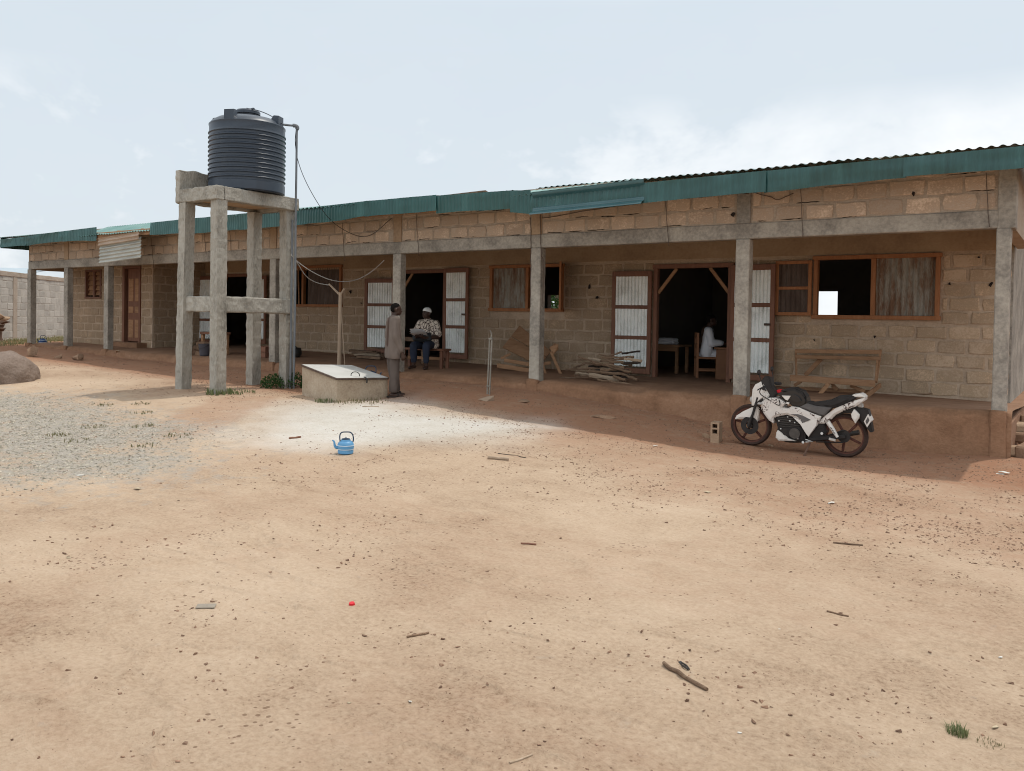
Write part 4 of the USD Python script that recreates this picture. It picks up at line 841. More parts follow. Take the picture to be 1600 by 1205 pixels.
panel('cowl_mask', [(140, 385), (175, 345), (235, 305), (232, 330), (190, 375), (160, 400)], .18, 'bike_black', b2, .005)
tk = panel('fuel_tank', [(395, 262), (450, 225), (520, 205), (600, 198), (690, 245), (725, 300), (738, 345), (715, 385), (650, 408), (560, 392), (480, 330)], .23, 'bike_gloss', b2, .05)
panel('tank_badge', [(458, 272), (555, 276), (522, 325), (500, 318)], .012, 'bike_white', b2, .002, (-.122, -.11), tk, .12)
panel('badge_dot', [(510, 345), (540, 352), (532, 372), (505, 360)], .012, 'bike_white', b2, .002, (-.122, -.11), tk, .12)
panel('tank_cap_red', [(398, 215), (440, 205), (470, 225), (455, 245), (405, 245)], .05, 'red', b2, .006)
panel('tank_bag', [(440, 215), (520, 192), (600, 190), (690, 230), (728, 290), (720, 310), (640, 270), (560, 235), (470, 232)], .19, 'bike_black', b2, .03)
sh = panel('shroud', [(215, 352), (262, 318), (300, 302), (370, 300), (430, 318), (492, 360), (450, 408), (520, 422), (560, 396), (650, 412), (760, 462), (892, 512), (872, 560), (850, 605), (748, 742), (722, 690), (665, 600), (600, 525), (510, 488), (430, 502), (385, 514), (358, 530), (356, 592), (300, 552), (250, 482), (218, 425)], .25, 'bike_fleck', b2, .02)
panel('shroud_inset', [(560, 484), (640, 484), (700, 505), (778, 546), (735, 562), (685, 582), (668, 540), (620, 500)], .012, 'bike_grey', b2, .002, (-.130, -.118), sh, .126)
panel('shroud_lower', [(585, 520), (650, 545), (690, 585), (778, 560), (850, 540), (842, 610), (752, 735), (725, 700), (665, 600)], .012, 'bike_white', b2, .002, (-.129, -.117), sh, .126)
eng = panel('engine', [(372, 515), (430, 500), (520, 482), (590, 520), (660, 600), (722, 692), (715, 800), (640, 790), (590, 762), (460, 742), (405, 660)], .20, 'bike_black', b2, .02)
for k in range(6):
    a, b_ = b2(395 + k * 8, 530 + k * 20, BY - .11), b2(560 + k * 22, 512 + k * 20, BY - .11)
    obj('cooling_fin', beam_between(a + [0, .11, 0], b_ + [0, .11, 0], .215, .007, .002), M['engine_grey'], eng)
obj('crankcase', T(lathe([(0, -.015), (.05, -.015), (.062, 0), (.066, .02), (.0, .02)], 24, caps=False), b2(600, 700, BY - .12) + [0, .0, 0], rot('x', -math.pi / 2) @ np.diag([1, 1, -1.])), M['engine_grey'], eng, smooth=40)
for u, v, s in ((420, 560, .012), (520, 515, .01), (545, 560, .014), (440, 650, .011), (600, 580, .011), (575, 660, .010), (630, 760, .012)):
    obj('bolt', T(trimesh.creation.icosphere(1, s), b2(u, v, BY - .105)), M['alu'], eng)
panel('belly_pan', [(378, 752), (386, 695), (402, 668), (480, 722), (520, 762), (602, 790), (412, 786)], .22, 'bike_white', b2, .015)
panel('frame_cover', [(742, 745), (868, 590), (932, 600), (955, 690), (905, 785), (745, 802)], .17, 'bike_black', b2, .015)
st_ = panel('seat', [(730, 345), (790, 358), (860, 352), (1000, 330), (1040, 305), (1085, 285), (1180, 282), (1275, 272), (1310, 296), (1215, 350), (1110, 398), (1020, 422), (940, 412), (840, 392), (760, 378)], .20, 'seat_black', b2, .03)
panel('side_cover', [(658, 402), (735, 364), (830, 390), (1012, 412), (935, 500), (880, 492)], .21, 'bike_grey', b2, .012)
panel('tail', [(868, 592), (882, 560), (960, 490), (1060, 420), (1220, 350), (1392, 298), (1388, 330), (1290, 396), (1160, 442), (1060, 492), (1010, 545), (930, 592)], .19, 'bike_fleck', b2, .018)
panel('grab_rail', [(1255, 268), (1345, 254), (1372, 268), (1395, 292), (1290, 288)], .17, 'bike_white', b2, .008)
panel('rear_light', [(1300, 350), (1360, 372), (1368, 410), (1320, 405)], .09, 'lamp_glass', b2, .01)
panel('rear_fender', [(1285, 412), (1380, 425), (1432, 442), (1442, 482), (1478, 690), (1452, 690), (1345, 560), (1320, 480)], .12, 'bike_black', b2, .01)
pl = panel('number_plate', [(1385, 568), (1432, 486), (1464, 562), (1420, 632)], .15, 'bike_white', b2, .003)
panel('rear_hugger', [(1015, 548), (1060, 500), (1160, 445), (1290, 402), (1335, 470), (1345, 520), (1260, 478), (1160, 470), (1060, 515)], .11, 'bike_black', b2, .01)
panel('plate_mark', [(1405, 565), (1432, 515), (1446, 555), (1418, 600)], .004, 'bike_grey', b2, .001, (-.0775, -.074), pl, .076)
panel('indicator', [(1245, 480), (1275, 430), (1332, 490), (1325, 525), (1288, 582), (1252, 522)], .10, 'bike_white', b2, .012, (-.15, -.08), None, .13)
sk = obj('rear_shock', tube([b2(975, 570, BY - .13), b2(1030, 650, BY - .13), b2(1085, 745, BY - .13)], [.028, .025, .018], 10), M['bike_white'], bike, smooth=40)
for k, (u, v) in enumerate([(1012, 640), (1030, 668), (1046, 694)]):
    obj('shock_mark', beam_between(b2(u - 8, v - 8, BY - .16), b2(u + 12, v + 6, BY - .16), .004, .010, .001), M['bike_grey'], sk)
obj('shock_absorber', tube([b2(975, 570, BY + .13) , b2(1085, 745, BY + .13)], .02, 8), M['bike_black'], bike)
for s in (-.09, .09): obj('swingarm', beam_between(b2(760, 770, BY + s), rc + [.02, s, 0], .028, .045, .006), M['bike_black'], bike)
obj('chain_guard', beam_between(b2(985, 762, BY - .115), b2(1062, 782, BY - .115), .01, .03, .003), M['alu'], bike)
obj('chain', [tube([b2(840, 770, BY - .08), rc + [0, -.08, .075]], .008, 6), tube([b2(840, 800, BY - .08), rc + [0, -.08, -.075]], .008, 6)][0], M['bike_black'], bike)
obj('chain_lower', tube([b2(840, 800, BY - .08), rc + [0, -.08, -.075]], .008, 6), M['bike_black'], bike)
obj('footpeg', tube([b2(905, 700, BY - .09), b2(905, 700, BY - .2)], .016, 8), M['alu'], bike); obj('footpeg', tube([b2(690, 800, BY - .08), b2(690, 800, BY - .2)], .015, 8), M['alu'], bike)
obj('gear_lever', tube([b2(720, 770, BY - .14), b2(800, 795, BY - .15), b2(720, 800, BY - .16)], .008, 6), M['alu'], bike)
obj('side_stand', tube([b2(770, 810, BY - .10), b2(700, 950, BY - .22)], .012, 8), M['rust_iron'], bike); obj('stand_foot', beam_between(b2(680, 958, BY - .22), b2(720, 952, BY - .24), .03, .01, .003), M['rust_iron'], bike)
obj('exhaust', tube(smooth_path([b2(420, 640, BY + .08), b2(430, 760, BY + .1), b2(700, 800, BY + .13), b2(1000, 760, BY + .15), b2(1330, 700, BY + .16)], 20), [.017] * 11 + [.03] * 9, 10), M['engine_grey'], bike, smooth=40)
hb = b2(290, 210)
obj('handlebar', tube(smooth_path([hb + [.06, -.33, .05], hb + [.02, -.2, .06], hb + [0, -.06, 0], hb + [0, .06, 0], hb + [.02, .2, .06], hb + [.06, .33, .05]], 24), .011, 8), M['bike_black'], bike, smooth=40)
for s in (-1, 1):
    obj('grip', tube([hb + [.045, s * .22, .06], hb + [.065, s * .345, .05]], .018, 8), M['seat_black'], bike)
    obj('lever', tube([hb + [.0, s * .2, .05], hb + [-.015, s * .33, .03]], .007, 6), M['bike_black'], bike)
    mi = hb + [-.02, s * .26, .215]
    obj('mirror_stem', tube([hb + [.02, s * .2, .06], hb + [0, s * .24, .15], mi], .006, 6), M['bike_black'], bike)
    obj('mirror', T(trimesh.creation.icosphere(2, 1), mi + [0, 0, .03], None, (.018, .055, .035)), M['bike_black'], bike, smooth=True)
panel('dashboard', [(215, 118), (260, 60), (320, 70), (340, 160), (400, 250), (330, 330), (300, 260), (250, 170)], .12, 'bike_black', b2, .015)
obj('clutch_cable', tube(smooth_path([hb + [0, -.15, .05], hb + [-.05, -.14, -.02], b2(330, 330, BY - .12), b2(430, 380, BY - .13), b2(425, 320, BY - .14)], 16), .006, 6), M['bike_black'], bike)
obj('indicator', T(trimesh.creation.icosphere(2, 1), b1(470, 372, BY - .14), None, (.03, .018, .018)), M['lamp_glass'], bike, smooth=True)
# ------------------------------------------------------------------ people
def sph(p, r, n=12):
    return manifold3d.Manifold.sphere(float(r), n).translate([float(v) for v in p])
def flesh(chains, extra=(), refine=.018, it=6, rot_=None):
    parts = []
    for ch in chains:
        for (p, r), (q_, s) in zip(ch[:-1], ch[1:]): parts.append(manifold3d.Manifold.batch_hull([sph(p, r), sph(q_, s)]))
    for e in extra: parts.append(manifold3d.Manifold.batch_hull([sph(p, r) for p, r in e]))
    m_ = manifold3d.Manifold.batch_boolean(parts, manifold3d.OpType.Add).refine_to_length(refine).to_mesh()
    t = trimesh.Trimesh(m_.vert_properties[:, :3], m_.tri_verts); t.merge_vertices()
    if it: trimesh.smoothing.filter_taubin(t, .5, -.53, it)
    return t
def v3(*a): return np.array(a, float)
def head_parts(c, yaw, pitch=0.0, s=1.0):
    """Chains for a head centred at c, facing local +x turned by yaw."""
    R_ = rot('z', yaw) @ rot('y', pitch)
    def P(x, y, z): return c + R_ @ (np.array([x, y, z]) * s)
    skull = [(P(-.018, 0, .035), .083 * s), (P(.018, 0, .03), .078 * s), (P(.04, 0, -.015), .062 * s)]
    jaw = [(P(.03, .022, -.045), .045 * s), (P(.03, -.022, -.045), .045 * s), (P(.068, 0, -.078), .026 * s), (P(.06, 0, -.02), .05 * s)]
    nose = [(P(.098, 0, .0), .011 * s), (P(.112, 0, -.026), .015 * s), (P(.095, .012, -.03), .011 * s), (P(.095, -.012, -.03), .011 * s)]
    lips = [(P(.094, .016, -.056), .011 * s), (P(.094, -.016, -.056), .011 * s), (P(.10, 0, -.056), .012 * s)]
    brow = [(P(.085, .03, .018), .016 * s), (P(.085, -.03, .018), .016 * s)]
    ears = [[(P(-.005, y, .0), .018 * s), (P(-.01, y * 1.07, .012), .02 * s), (P(.0, y, -.022), .013 * s)] for y in (.08, -.08)]
    return [skull, jaw, nose, lips, brow, *ears], P
def hand(w, d, n, side, curl=.6, s=1.0):
    """Wrist w, direction d (along the hand), n = palm normal; side picks where the thumb leaves. Five curled fingers."""
    d = d / np.linalg.norm(d); n = n - d * (n @ d); n /= np.linalg.norm(n); a = np.cross(d, n) * side
    palm = [[(w, .024 * s), (w + d * .05 * s + a * .022 * s, .019 * s), (w + d * .05 * s - a * .022 * s, .018 * s), (w + d * .085 * s + a * .027 * s, .014 * s), (w + d * .083 * s - a * .027 * s, .013 * s)]]
    ch = []
    for k, (o_, L_) in enumerate(((.028, .072), (.010, .08), (-.009, .075), (-.027, .06))):
        p = w + (d * .085 + a * o_) * s; seg = []; ang = .15
        seg.append((p, .0105 * s))
        for j in range(3):
            ang += curl * .75; p = p + (d * math.cos(ang) + n * math.sin(ang)) * L_ * s * (.45, .32, .23)[j]; seg.append((p, (.0098, .009, .008)[j] * s))
        ch.append(seg)
    t0 = w + (d * .03 + a * .024) * s; t1 = t0 + (d * .035 + a * .028 + n * .008) * s; t2 = t1 + (d * .034 + a * .006 + n * .012) * s
    ch.append([(t0, .014 * s), (t1, .0125 * s), (t2, .010 * s)])
    return palm, ch
def put_eyes(P, parent, s=1.0):
    for y in (.03, -.03):
        e = obj('eye', trimesh.creation.icosphere(1, .0095 * s).apply_translation(P(.083, y, -.002)), M['eye'], parent, smooth=True)
        obj('iris', trimesh.creation.icosphere(1, .0062 * s).apply_translation(P(.0885, y, -.002)), M['hair'], parent, smooth=True)

# -- standing man seen from his right side, talking
S = .905
mp = on_ground(613, 620)
man = thing('person', 'person standing beside the cistern in a grey-brown kaftan, turned to the seated one', 'person', mp, math.radians(62))
def q3(*a): return v3(*a) * S
hp, P = head_parts(q3(.045, 0, 1.585), -.1, .06, S)
R_hand_w = q3(.10, -.245, .80); L_hand_w = q3(.12, .225, .81)
palmR, fR = hand(R_hand_w, v3(.12, .02, -1), v3(.3, .95, -.1), 1, .5, S); palmL, fL = hand(L_hand_w, v3(.12, -.02, -1), v3(.3, -.95, -.1), -1, .5, S)
foot = lambda x, y, a: [(q3(x - .05, y, .045), .038 * S), (q3(x + .06, y - a * .01, .035), .036 * S), (q3(x + .15, y - a * .018, .028), .026 * S), (q3(x + .15, y + a * .03, .024), .02 * S)]
ch = [[(q3(.02, 0, 1.50), .056 * S), (q3(.0, 0, 1.40), .062 * S)], [(q3(0, 0, 1.38), .11 * S), (q3(0, 0, 1.15), .12 * S), (q3(0, 0, .95), .125 * S)]]
for y, w in ((-.2, R_hand_w), (.2, L_hand_w)):
    sg = np.sign(y); ch.append([(q3(-.005, y * .93, 1.395), .058 * S), (q3(-.02, y * 1.15, 1.10), .045 * S), (w, .026 * S)])
ch += [[(q3(0, -.085, .9), .09 * S), (q3(.02, -.09, .5), .056 * S), (q3(-.02, -.09, .09), .035 * S)], [(q3(0, .085, .9), .09 * S), (q3(.03, .10, .5), .056 * S), (q3(.10, .11, .09), .035 * S)]]
body = flesh(ch + fR + fL, hp + palmR + palmL + [foot(-.01, -.09, 1), foot(.11, .115, -1)], .012, 4)
bo = obj('body', body, M['skin'], man, smooth=True)
obj('hair', flesh([], [[(P(-.026, 0, .042), .0835 * S), (P(.002, 0, .05), .0775 * S), (P(-.045, 0, .01), .064 * S)]], .014, 2), M['hair'], bo, smooth=True)
put_eyes(P, bo, S)
kf = [[(q3(0, .02, 1.42), .09 * S), (q3(0, -.02, 1.42), .09 * S)]]
tor = [[(q3(-.01, .13, 1.38), .082 * S), (q3(-.01, -.13, 1.38), .082 * S), (q3(.0, .12, 1.15), .105 * S), (q3(.0, -.12, 1.15), .105 * S)], [(q3(.0, .12, 1.15), .107 * S), (q3(.0, -.12, 1.15), .107 * S), (q3(.0, .13, .75), .118 * S), (q3(.0, -.13, .75), .118 * S)]]
slv = [[(q3(-.005, y * .88, 1.395), .078 * S), (q3(-.02, y * 1.17, 1.10), .069 * S), (q3(.07, y * 1.2, .86), .055 * S)] for y in (-.2, .2)]
kaf = flesh(kf + slv, tor, .022, 5)
kaf = trimesh.intersections.slice_mesh_plane(kaf, [0, 0, 1], [0, 0, .70 * S], cap=True)
n_ = kaf.vertices; fold = (fbm(np.c_[n_[:, :2] * 7, n_[:, 2] * 2.2], 3, 4) - .5) * .035; kaf.vertices = n_ + kaf.vertex_normals * fold[:, None]
obj('kaftan', kaf, M['kaftan'], man, smooth=60)
tro = flesh([[(q3(0, -.085, .9), .10 * S), (q3(.01, -.09, .5), .092 * S), (q3(-.01, -.09, .12), .085 * S)], [(q3(0, .085, .9), .10 * S), (q3(.035, .10, .5), .092 * S), (q3(.10, .11, .12), .085 * S)]], [], .025, 4)
tro = trimesh.intersections.slice_mesh_plane(tro, [0, 0, 1], [0, 0, .085 * S], cap=True)
n_ = tro.vertices; tro.vertices = n_ + tro.vertex_normals * ((fbm(np.c_[n_[:, :2] * 9, n_[:, 2] * 4], 3, 6) - .5) * .03)[:, None]
obj('trousers', tro, M['kaftan_trouser'], man, smooth=60)
for x, y, a in ((-.01, -.09, 1), (.11, .115, -1)):
    so = obj('sandal', hull([p for q_, r in ((q3(x - .09, y, .008), .038 * S), (q3(x + .15, y, .008), .048 * S)) for p in [q_ + [r * math.cos(t), r * math.sin(t), dz] for t in np.linspace(0, 6.28, 10) for dz in (-.008, .012)]]), M['sandal'], man)
    obj('strap', tube(smooth_path([q3(x + .07, y - .05, .02), q3(x + .08, y, .078), q3(x + .07, y + .05, .02)], 10), .014, 6), M['sandal'], so)

# -- seated man on a bench before the middle door
sY = 12.28
spx = on_y(657, 583, sY); fl = float(floor_z(spx[0], sY))
seat = thing('person', 'person seated on a bench in white cap and patterned shirt, holding papers', 'person', (spx[0] - .03, sY + .22, fl), math.radians(-72))
S2 = .93
def q2(*a): return v3(*a) * S2
hp, P = head_parts(q2(.03, 0, 1.165), -.55, .05, S2)
Lw, Rw = q2(.36, .08, .66), q2(.34, -.10, .67)
pL, fL = hand(Lw, v3(.75, -.55, .3), v3(-.1, -.5, .8), -1, .75, S2); pR, fR = hand(Rw, v3(.75, .5, .3), v3(-.1, .5, .8), 1, .75, S2)
foot2 = lambda x, y, a: [(q2(x - .05, y, .05), .04 * S2), (q2(x + .06, y + a * .01, .04), .037 * S2), (q2(x + .16, y + a * .02, .03), .028 * S2), (q2(x + .15, y + a * .05, .025), .02 * S2)]
ch = [[(q2(.0, 0, 1.08), .06 * S2), (q2(-.03, 0, .98), .065 * S2)], [(q2(-.03, 0, .95), .13 * S2), (q2(-.03, 0, .72), .14 * S2), (q2(-.02, 0, .52), .15 * S2)],
      [(q2(-.03, .19, .95), .062 * S2), (q2(.03, .27, .68), .05 * S2), (Lw, .03 * S2)], [(q2(-.03, -.19, .95), .062 * S2), (q2(.03, -.28, .68), .05 * S2), (Rw, .03 * S2)],
      [(q2(0, .10, .50), .095 * S2), (q2(.40, .15, .50), .07 * S2), (q2(.40, .15, .10), .042 * S2)], [(q2(0, -.10, .50), .095 * S2), (q2(.40, -.14, .50), .07 * S2), (q2(.38, -.14, .10), .042 * S2)]]
bo = obj('body', flesh(ch + fL + fR, hp + pL + pR + [foot2(.40, .15, 1), foot2(.38, -.14, -1)], .013, 4), M['skin'], seat, smooth=True)
put_eyes(P, bo, S2)
cap = flesh([], [[(P(-.02, 0, .052), .088 * S2), (P(.016, 0, .056), .084 * S2)]], .014, 2)
cap = trimesh.intersections.slice_mesh_plane(cap, (rot('z', -.55) @ np.array([-.25, 0, .97])), P(0, 0, .038), cap=True)
obj('cap', cap, M['cap_white'], seat, smooth=50)
tor = [[(q2(-.03, .12, .96), .09 * S2), (q2(-.03, -.12, .96), .09 * S2), (q2(-.02, .10, .75), .125 * S2), (q2(-.02, -.10, .75), .125 * S2)], [(q2(-.02, .10, .75), .125 * S2), (q2(-.02, -.10, .75), .125 * S2), (q2(-.02, .12, .50), .14 * S2), (q2(-.02, -.12, .50), .14 * S2)],
       [(q2(-.02, 0, 1.0), .092 * S2), (q2(-.02, .02, .92), .15 * S2), (q2(-.02, -.02, .92), .15 * S2), (q2(-.01, 0, .75), .152 * S2)], [(q2(-.01, .05, .75), .155 * S2), (q2(-.01, -.05, .75), .155 * S2), (q2(-.01, .08, .5), .165 * S2), (q2(-.01, -.08, .5), .165 * S2)]]
shirt = flesh([[(q2(-.03, s * .18, .96), .085 * S2), (q2(.02, s * .265, .74), .085 * S2)] for s in (-1, 1)], tor, .02, 4)
shirt = trimesh.intersections.slice_mesh_plane(shirt, [0, 0, 1], [0, 0, .42 * S2], cap=True)
n_ = shirt.vertices; shirt.vertices = n_ + shirt.vertex_normals * ((fbm(n_ * 8, 3, 6) - .5) * .025)[:, None]
obj('patterned_shirt', shirt, M['print_shirt'], seat, smooth=60)
jn = flesh([[(q2(0, .10, .50), .105 * S2), (q2(.40, .15, .50), .085 * S2), (q2(.40, .15, .17), .066 * S2)], [(q2(0, -.10, .50), .105 * S2), (q2(.40, -.14, .50), .085 * S2), (q2(.38, -.14, .17), .066 * S2)]], [], .022, 4)
n_ = jn.vertices; jn.vertices = n_ + jn.vertex_normals * ((fbm(n_ * 10, 3, 6) - .5) * .02)[:, None]
obj('jeans', jn, M['jeans'], seat, smooth=60)
# what he holds, wears on his lap and sits on
def at_seat(*p): return np.array([spx[0] - .03, sY + .22, fl]) + rot('z', math.radians(-72)) @ q2(*p)
bagm = rough(T(bx(-.08, .08, -.19, .19, -.09, .09, .05), (0, 0, 0)), .015, 6, 3, .05)
bg = thing('shoulder_bag', 'black bag lying on the lap of the seated person', 'bag', at_seat(.22, -.02, .66), math.radians(-72))
obj('bag_body', bagm, M['bag_black'], bg, smooth=50); obj('flap', T(rough(bx(-.085, .03, -.18, .18, -.01, .012, .01), .006, 6, 3, .05), (0.02, 0, .088)), M['bag_black'], bg, smooth=50)
pp = thing('paper_sheets', 'white paper sheets in the hands of the seated person', 'paper', at_seat(.47, -.0, .745), math.radians(-72 - 10))
for k in range(3):
    g_ = np.stack(np.meshgrid(np.linspace(-.10, .10, 7), np.linspace(-.15, .15, 7)), -1).reshape(-1, 2); z_ = .02 * np.sin(g_[:, 1] * 9 + k) + .012 * k + g_[:, 0] * (.25 + .15 * k)
    f_ = [(r * 7 + c, r * 7 + c + 1, r * 7 + c + 8) for r in range(6) for c in range(6)] + [(r * 7 + c, r * 7 + c + 8, r * 7 + c + 7) for r in range(6) for c in range(6)]
    obj('paper', T(trimesh.Trimesh(np.c_[g_, z_], f_), (0, 0, 0), rot('z', .12 * k)), M['paper'], pp, smooth=True)
bn = thing('wooden_bench', 'low wooden bench under the seated person before the dark doorway', 'bench', (spx[0] - .03, sY + .42, fl), math.radians(4))
obj('seat', bx(-.75, .34, -.14, .14, .35, .39, .006), M['wood_red'], bn)
for x in (-.68, .27):
    for y in (-.1, .1): obj('leg', bx(x - .03, x + .03, y - .025, y + .025, -.01, .349, .004), M['wood_red'], bn)
obj('rail', bx(-.65, .24, -.012, .012, .16, .22, .004), M['wood_old'], bn)
bb = on_y(640, 530, 13.3); br = thing('wooden_rail', 'pale wooden board set across the doorway behind the seated person', 'board', (bb[0], 13.3, bb[2]))
obj('board', bx(-.30, .42, -.02, .02, -.045, .045, .004), M['wood_grey'], br); obj('leg', bx(-.28, -.22, .021, .06, -(bb[2] - fl), .04, .004), M['wood_grey'], br); obj('leg', bx(.32, .38, .021, .06, -(bb[2] - fl), .04, .004), M['wood_grey'], br)

# -- person at a desk inside the right-hand room
iY = 14.95; ip = on_y(1105, 560, iY); ifz = .55
sit = thing('person', 'person in a white shirt sitting at a desk inside the doorway, back half turned', 'person', (ip[0], iY, ifz), math.radians(28))
hp, P = head_parts(q2(.07, 0, 1.17), 0, .1, S2)
Lw, Rw = q2(.38, .16, .72), q2(.38, -.16, .72)
pL, fL = hand(Lw, v3(1, -.2, 0), v3(0, 0, -1), -1, .3, S2); pR, fR = hand(Rw, v3(1, .2, 0), v3(0, 0, -1), 1, .3, S2)
ch = [[(q2(.04, 0, 1.09), .058 * S2), (q2(.0, 0, .98), .065 * S2)], [(q2(0, 0, .95), .13 * S2), (q2(-.03, 0, .72), .135 * S2), (q2(-.03, 0, .52), .14 * S2)],
      [(q2(0, .19, .95), .062 * S2), (q2(.06, .25, .70), .05 * S2), (Lw, .03 * S2)], [(q2(0, -.19, .95), .062 * S2), (q2(.06, -.25, .70), .05 * S2), (Rw, .03 * S2)],
      [(q2(0, .10, .50), .095 * S2), (q2(.40, .11, .50), .07 * S2), (q2(.40, .11, .08), .042 * S2)], [(q2(0, -.10, .50), .095 * S2), (q2(.40, -.11, .50), .07 * S2), (q2(.40, -.11, .08), .042 * S2)]]
bo = obj('body', flesh(ch + fL + fR, hp + pL + pR + [foot2(.40, .11, 1), foot2(.40, -.11, -1)], .015, 4), M['skin'], sit, smooth=True)
obj('hair', flesh([], [[(P(-.026, 0, .042), .0835 * S2), (P(.002, 0, .05), .0775 * S2), (P(-.045, 0, .01), .064 * S2)]], .014, 2), M['hair'], bo, smooth=True)
put_eyes(P, bo, S2)
shirt = flesh([[(q2(0, s * .18, .96), .085 * S2), (q2(.05, s * .25, .72), .08 * S2), (q2(.26, s * .19, .72), .06 * S2)] for s in (-1, 1)], [[(q2(0, .12, .97), .085 * S2), (q2(0, -.12, .97), .085 * S2), (q2(-.03, .12, .52), .135 * S2), (q2(-.03, -.12, .52), .135 * S2)]], .025, 4)
n_ = shirt.vertices; shirt.vertices = n_ + shirt.vertex_normals * ((fbm(n_ * 7, 3, 9) - .5) * .04)[:, None]
obj('white_shirt', shirt, M['white_cloth'], sit, smooth=60)
obj('trousers', flesh([[(q2(0, s * .10, .50), .105 * S2), (q2(.40, s * .11, .50), .085 * S2), (q2(.40, s * .11, .12), .07 * S2)] for s in (-1, 1)], [], .03, 3), M['white_cloth'], sit, smooth=60)
chair = thing('chair', 'brown wooden chair under the person in the white shirt', 'chair', (ip[0], iY, ifz), math.radians(28))
obj('seat', bx(-.22, .22, -.22, .22, .37, .41, .006), M['desk_wood'], chair)
for x in (-.2, .2):
    for y in (-.2, .2): obj('leg', bx(x - .022, x + .022, y - .022, y + .022, -.02, .369 if x > 0 else .86, .004), M['desk_wood'], chair)
for z in (.62, .80): obj('back_rail', bx(-.212, -.19, -.177, .177, z - .04, z + .04, .004), M['desk_wood'], chair)
for y in (-.2, .2): obj('stretcher', bx(-.177, .177, y - .012, y + .012, .14, .18, .004), M['desk_wood'], chair)
d0, d1 = on_y(1119, 543, 14.75), on_y(1143, 594, 14.75)
dk = thing('desk', 'brown wooden desk with panelled end inside the doorway', 'desk', (d0[0], 14.75, ifz))
hz = d0[2] - ifz
obj('top', bx(-.03, .75, -.03, .62, hz - .03, hz, .004), M['desk_wood'], dk); obj('end_panel', bx(0, .35, 0, .02, 0, hz - .031, .004), M['desk_wood'], dk)
obj('side_panel', bx(0, .02, .021, .58, 0, hz - .031, .004), M['desk_wood'], dk); obj('back_panel', bx(.36, .72, .3, .32, .2, hz - .031, .004), M['desk_wood'], dk); obj('leg', bx(.66, .72, 0, .06, 0, hz - .031, .004), M['desk_wood'], dk)
t0 = on_y(1022, 538, 15.4); t1 = on_y(1063, 538, 15.4)
tb_ = thing('table', 'plain wooden table with white bags inside the doorway', 'table', (t0[0], 15.4, ifz)); hz = t0[2] - ifz; wt = t1[0] - t0[0]
obj('top', bx(-.3, wt, -.05, .6, hz - .04, hz, .004), M['wood_old'], tb_); obj('apron', bx(-.25, wt - .06, 0, .02, hz - .13, hz - .041, .004), M['wood_old'], tb_)
for x in (-.25, wt - .12):
    for y in (0, .5): obj('leg', bx(x, x + .06, y + .021, y + .08, 0, hz - .041, .004), M['wood_old'], tb_)
for k, (x, z, w) in enumerate(((.12, .03, .2), (.14, .09, .17))):
    o = obj('white_bag', T(rough(bx(-w, w, -.14, .14, -.035, .035, .03), .012, 7, k, .05), (t0[0] + x + .1, 15.55, t0[2] + z + .012)), M['white_cloth'], smooth=50)
    tag(o, ('flat white bag lying on the table in the doorway', 'smaller white bag on top of the flat white bag')[k], 'bag')
# ------------------------------------------------------------------ things on and by the verandah
def on_floor(x, y):
    z = .6
    for _ in range(40):
        p = on_z(x, y, z); z = .5 * z + .5 * float(floor_z(p[0], p[1]))
    return p
# firewood heap before the left leaf of the right-hand door
fire_px = lambda u, v, Y: on_y(860 + u / 9.412, 530 + v / 9.412, Y)
Yf = on_floor(860 + 900 / 9.412, 530 + 640 / 9.412)[1]
sticks = [(1050, 212, 1318, 180, 26, .50, 'd'), (860, 245, 1050, 188, 22, .46, ''), (712, 222, 930, 285, 18, .46, ''), (740, 272, 1225, 262, 30, .40, ''), (555, 288, 745, 312, 42, .34, 'l'), (735, 325, 1110, 288, 26, .34, ''),
          (1090, 285, 1338, 322, 36, .34, 'l'), (402, 255, 925, 435, 24, .24, ''), (338, 312, 570, 300, 16, .36, ''), (345, 425, 530, 352, 26, .28, ''), (515, 352, 745, 385, 32, .26, ''), (795, 368, 1085, 418, 30, .26, ''),
          (1080, 352, 1325, 345, 34, .28, 'd'), (228, 448, 565, 440, 26, .20, ''), (550, 428, 745, 442, 32, .18, ''), (735, 452, 1010, 448, 24, .16, ''), (990, 438, 1198, 492, 26, .14, ''), (368, 495, 570, 522, 34, .12, 'l'), (555, 478, 1065, 512, 34, .11, ''),
          (138, 570, 610, 560, 20, .06, ''), (570, 522, 1010, 592, 58, .05, 'l'), (690, 588, 1300, 690, 30, .0, ''), (925, 540, 1005, 572, 38, .06, ''), (1055, 515, 1275, 595, 30, .06, ''), (995, 568, 1105, 602, 32, .04, ''), (355, 520, 560, 548, 24, .10, ''),
          (620, 342, 1190, 478, 24, .20, ''), (870, 335, 1260, 352, 30, .32, ''), (560, 400, 1050, 402, 36, .32, 'd'), (600, 465, 1150, 470, 40, .26, 'd'), (700, 540, 1150, 560, 40, .18, 'd'), (800, 310, 1200, 385, 34, .38, '')]
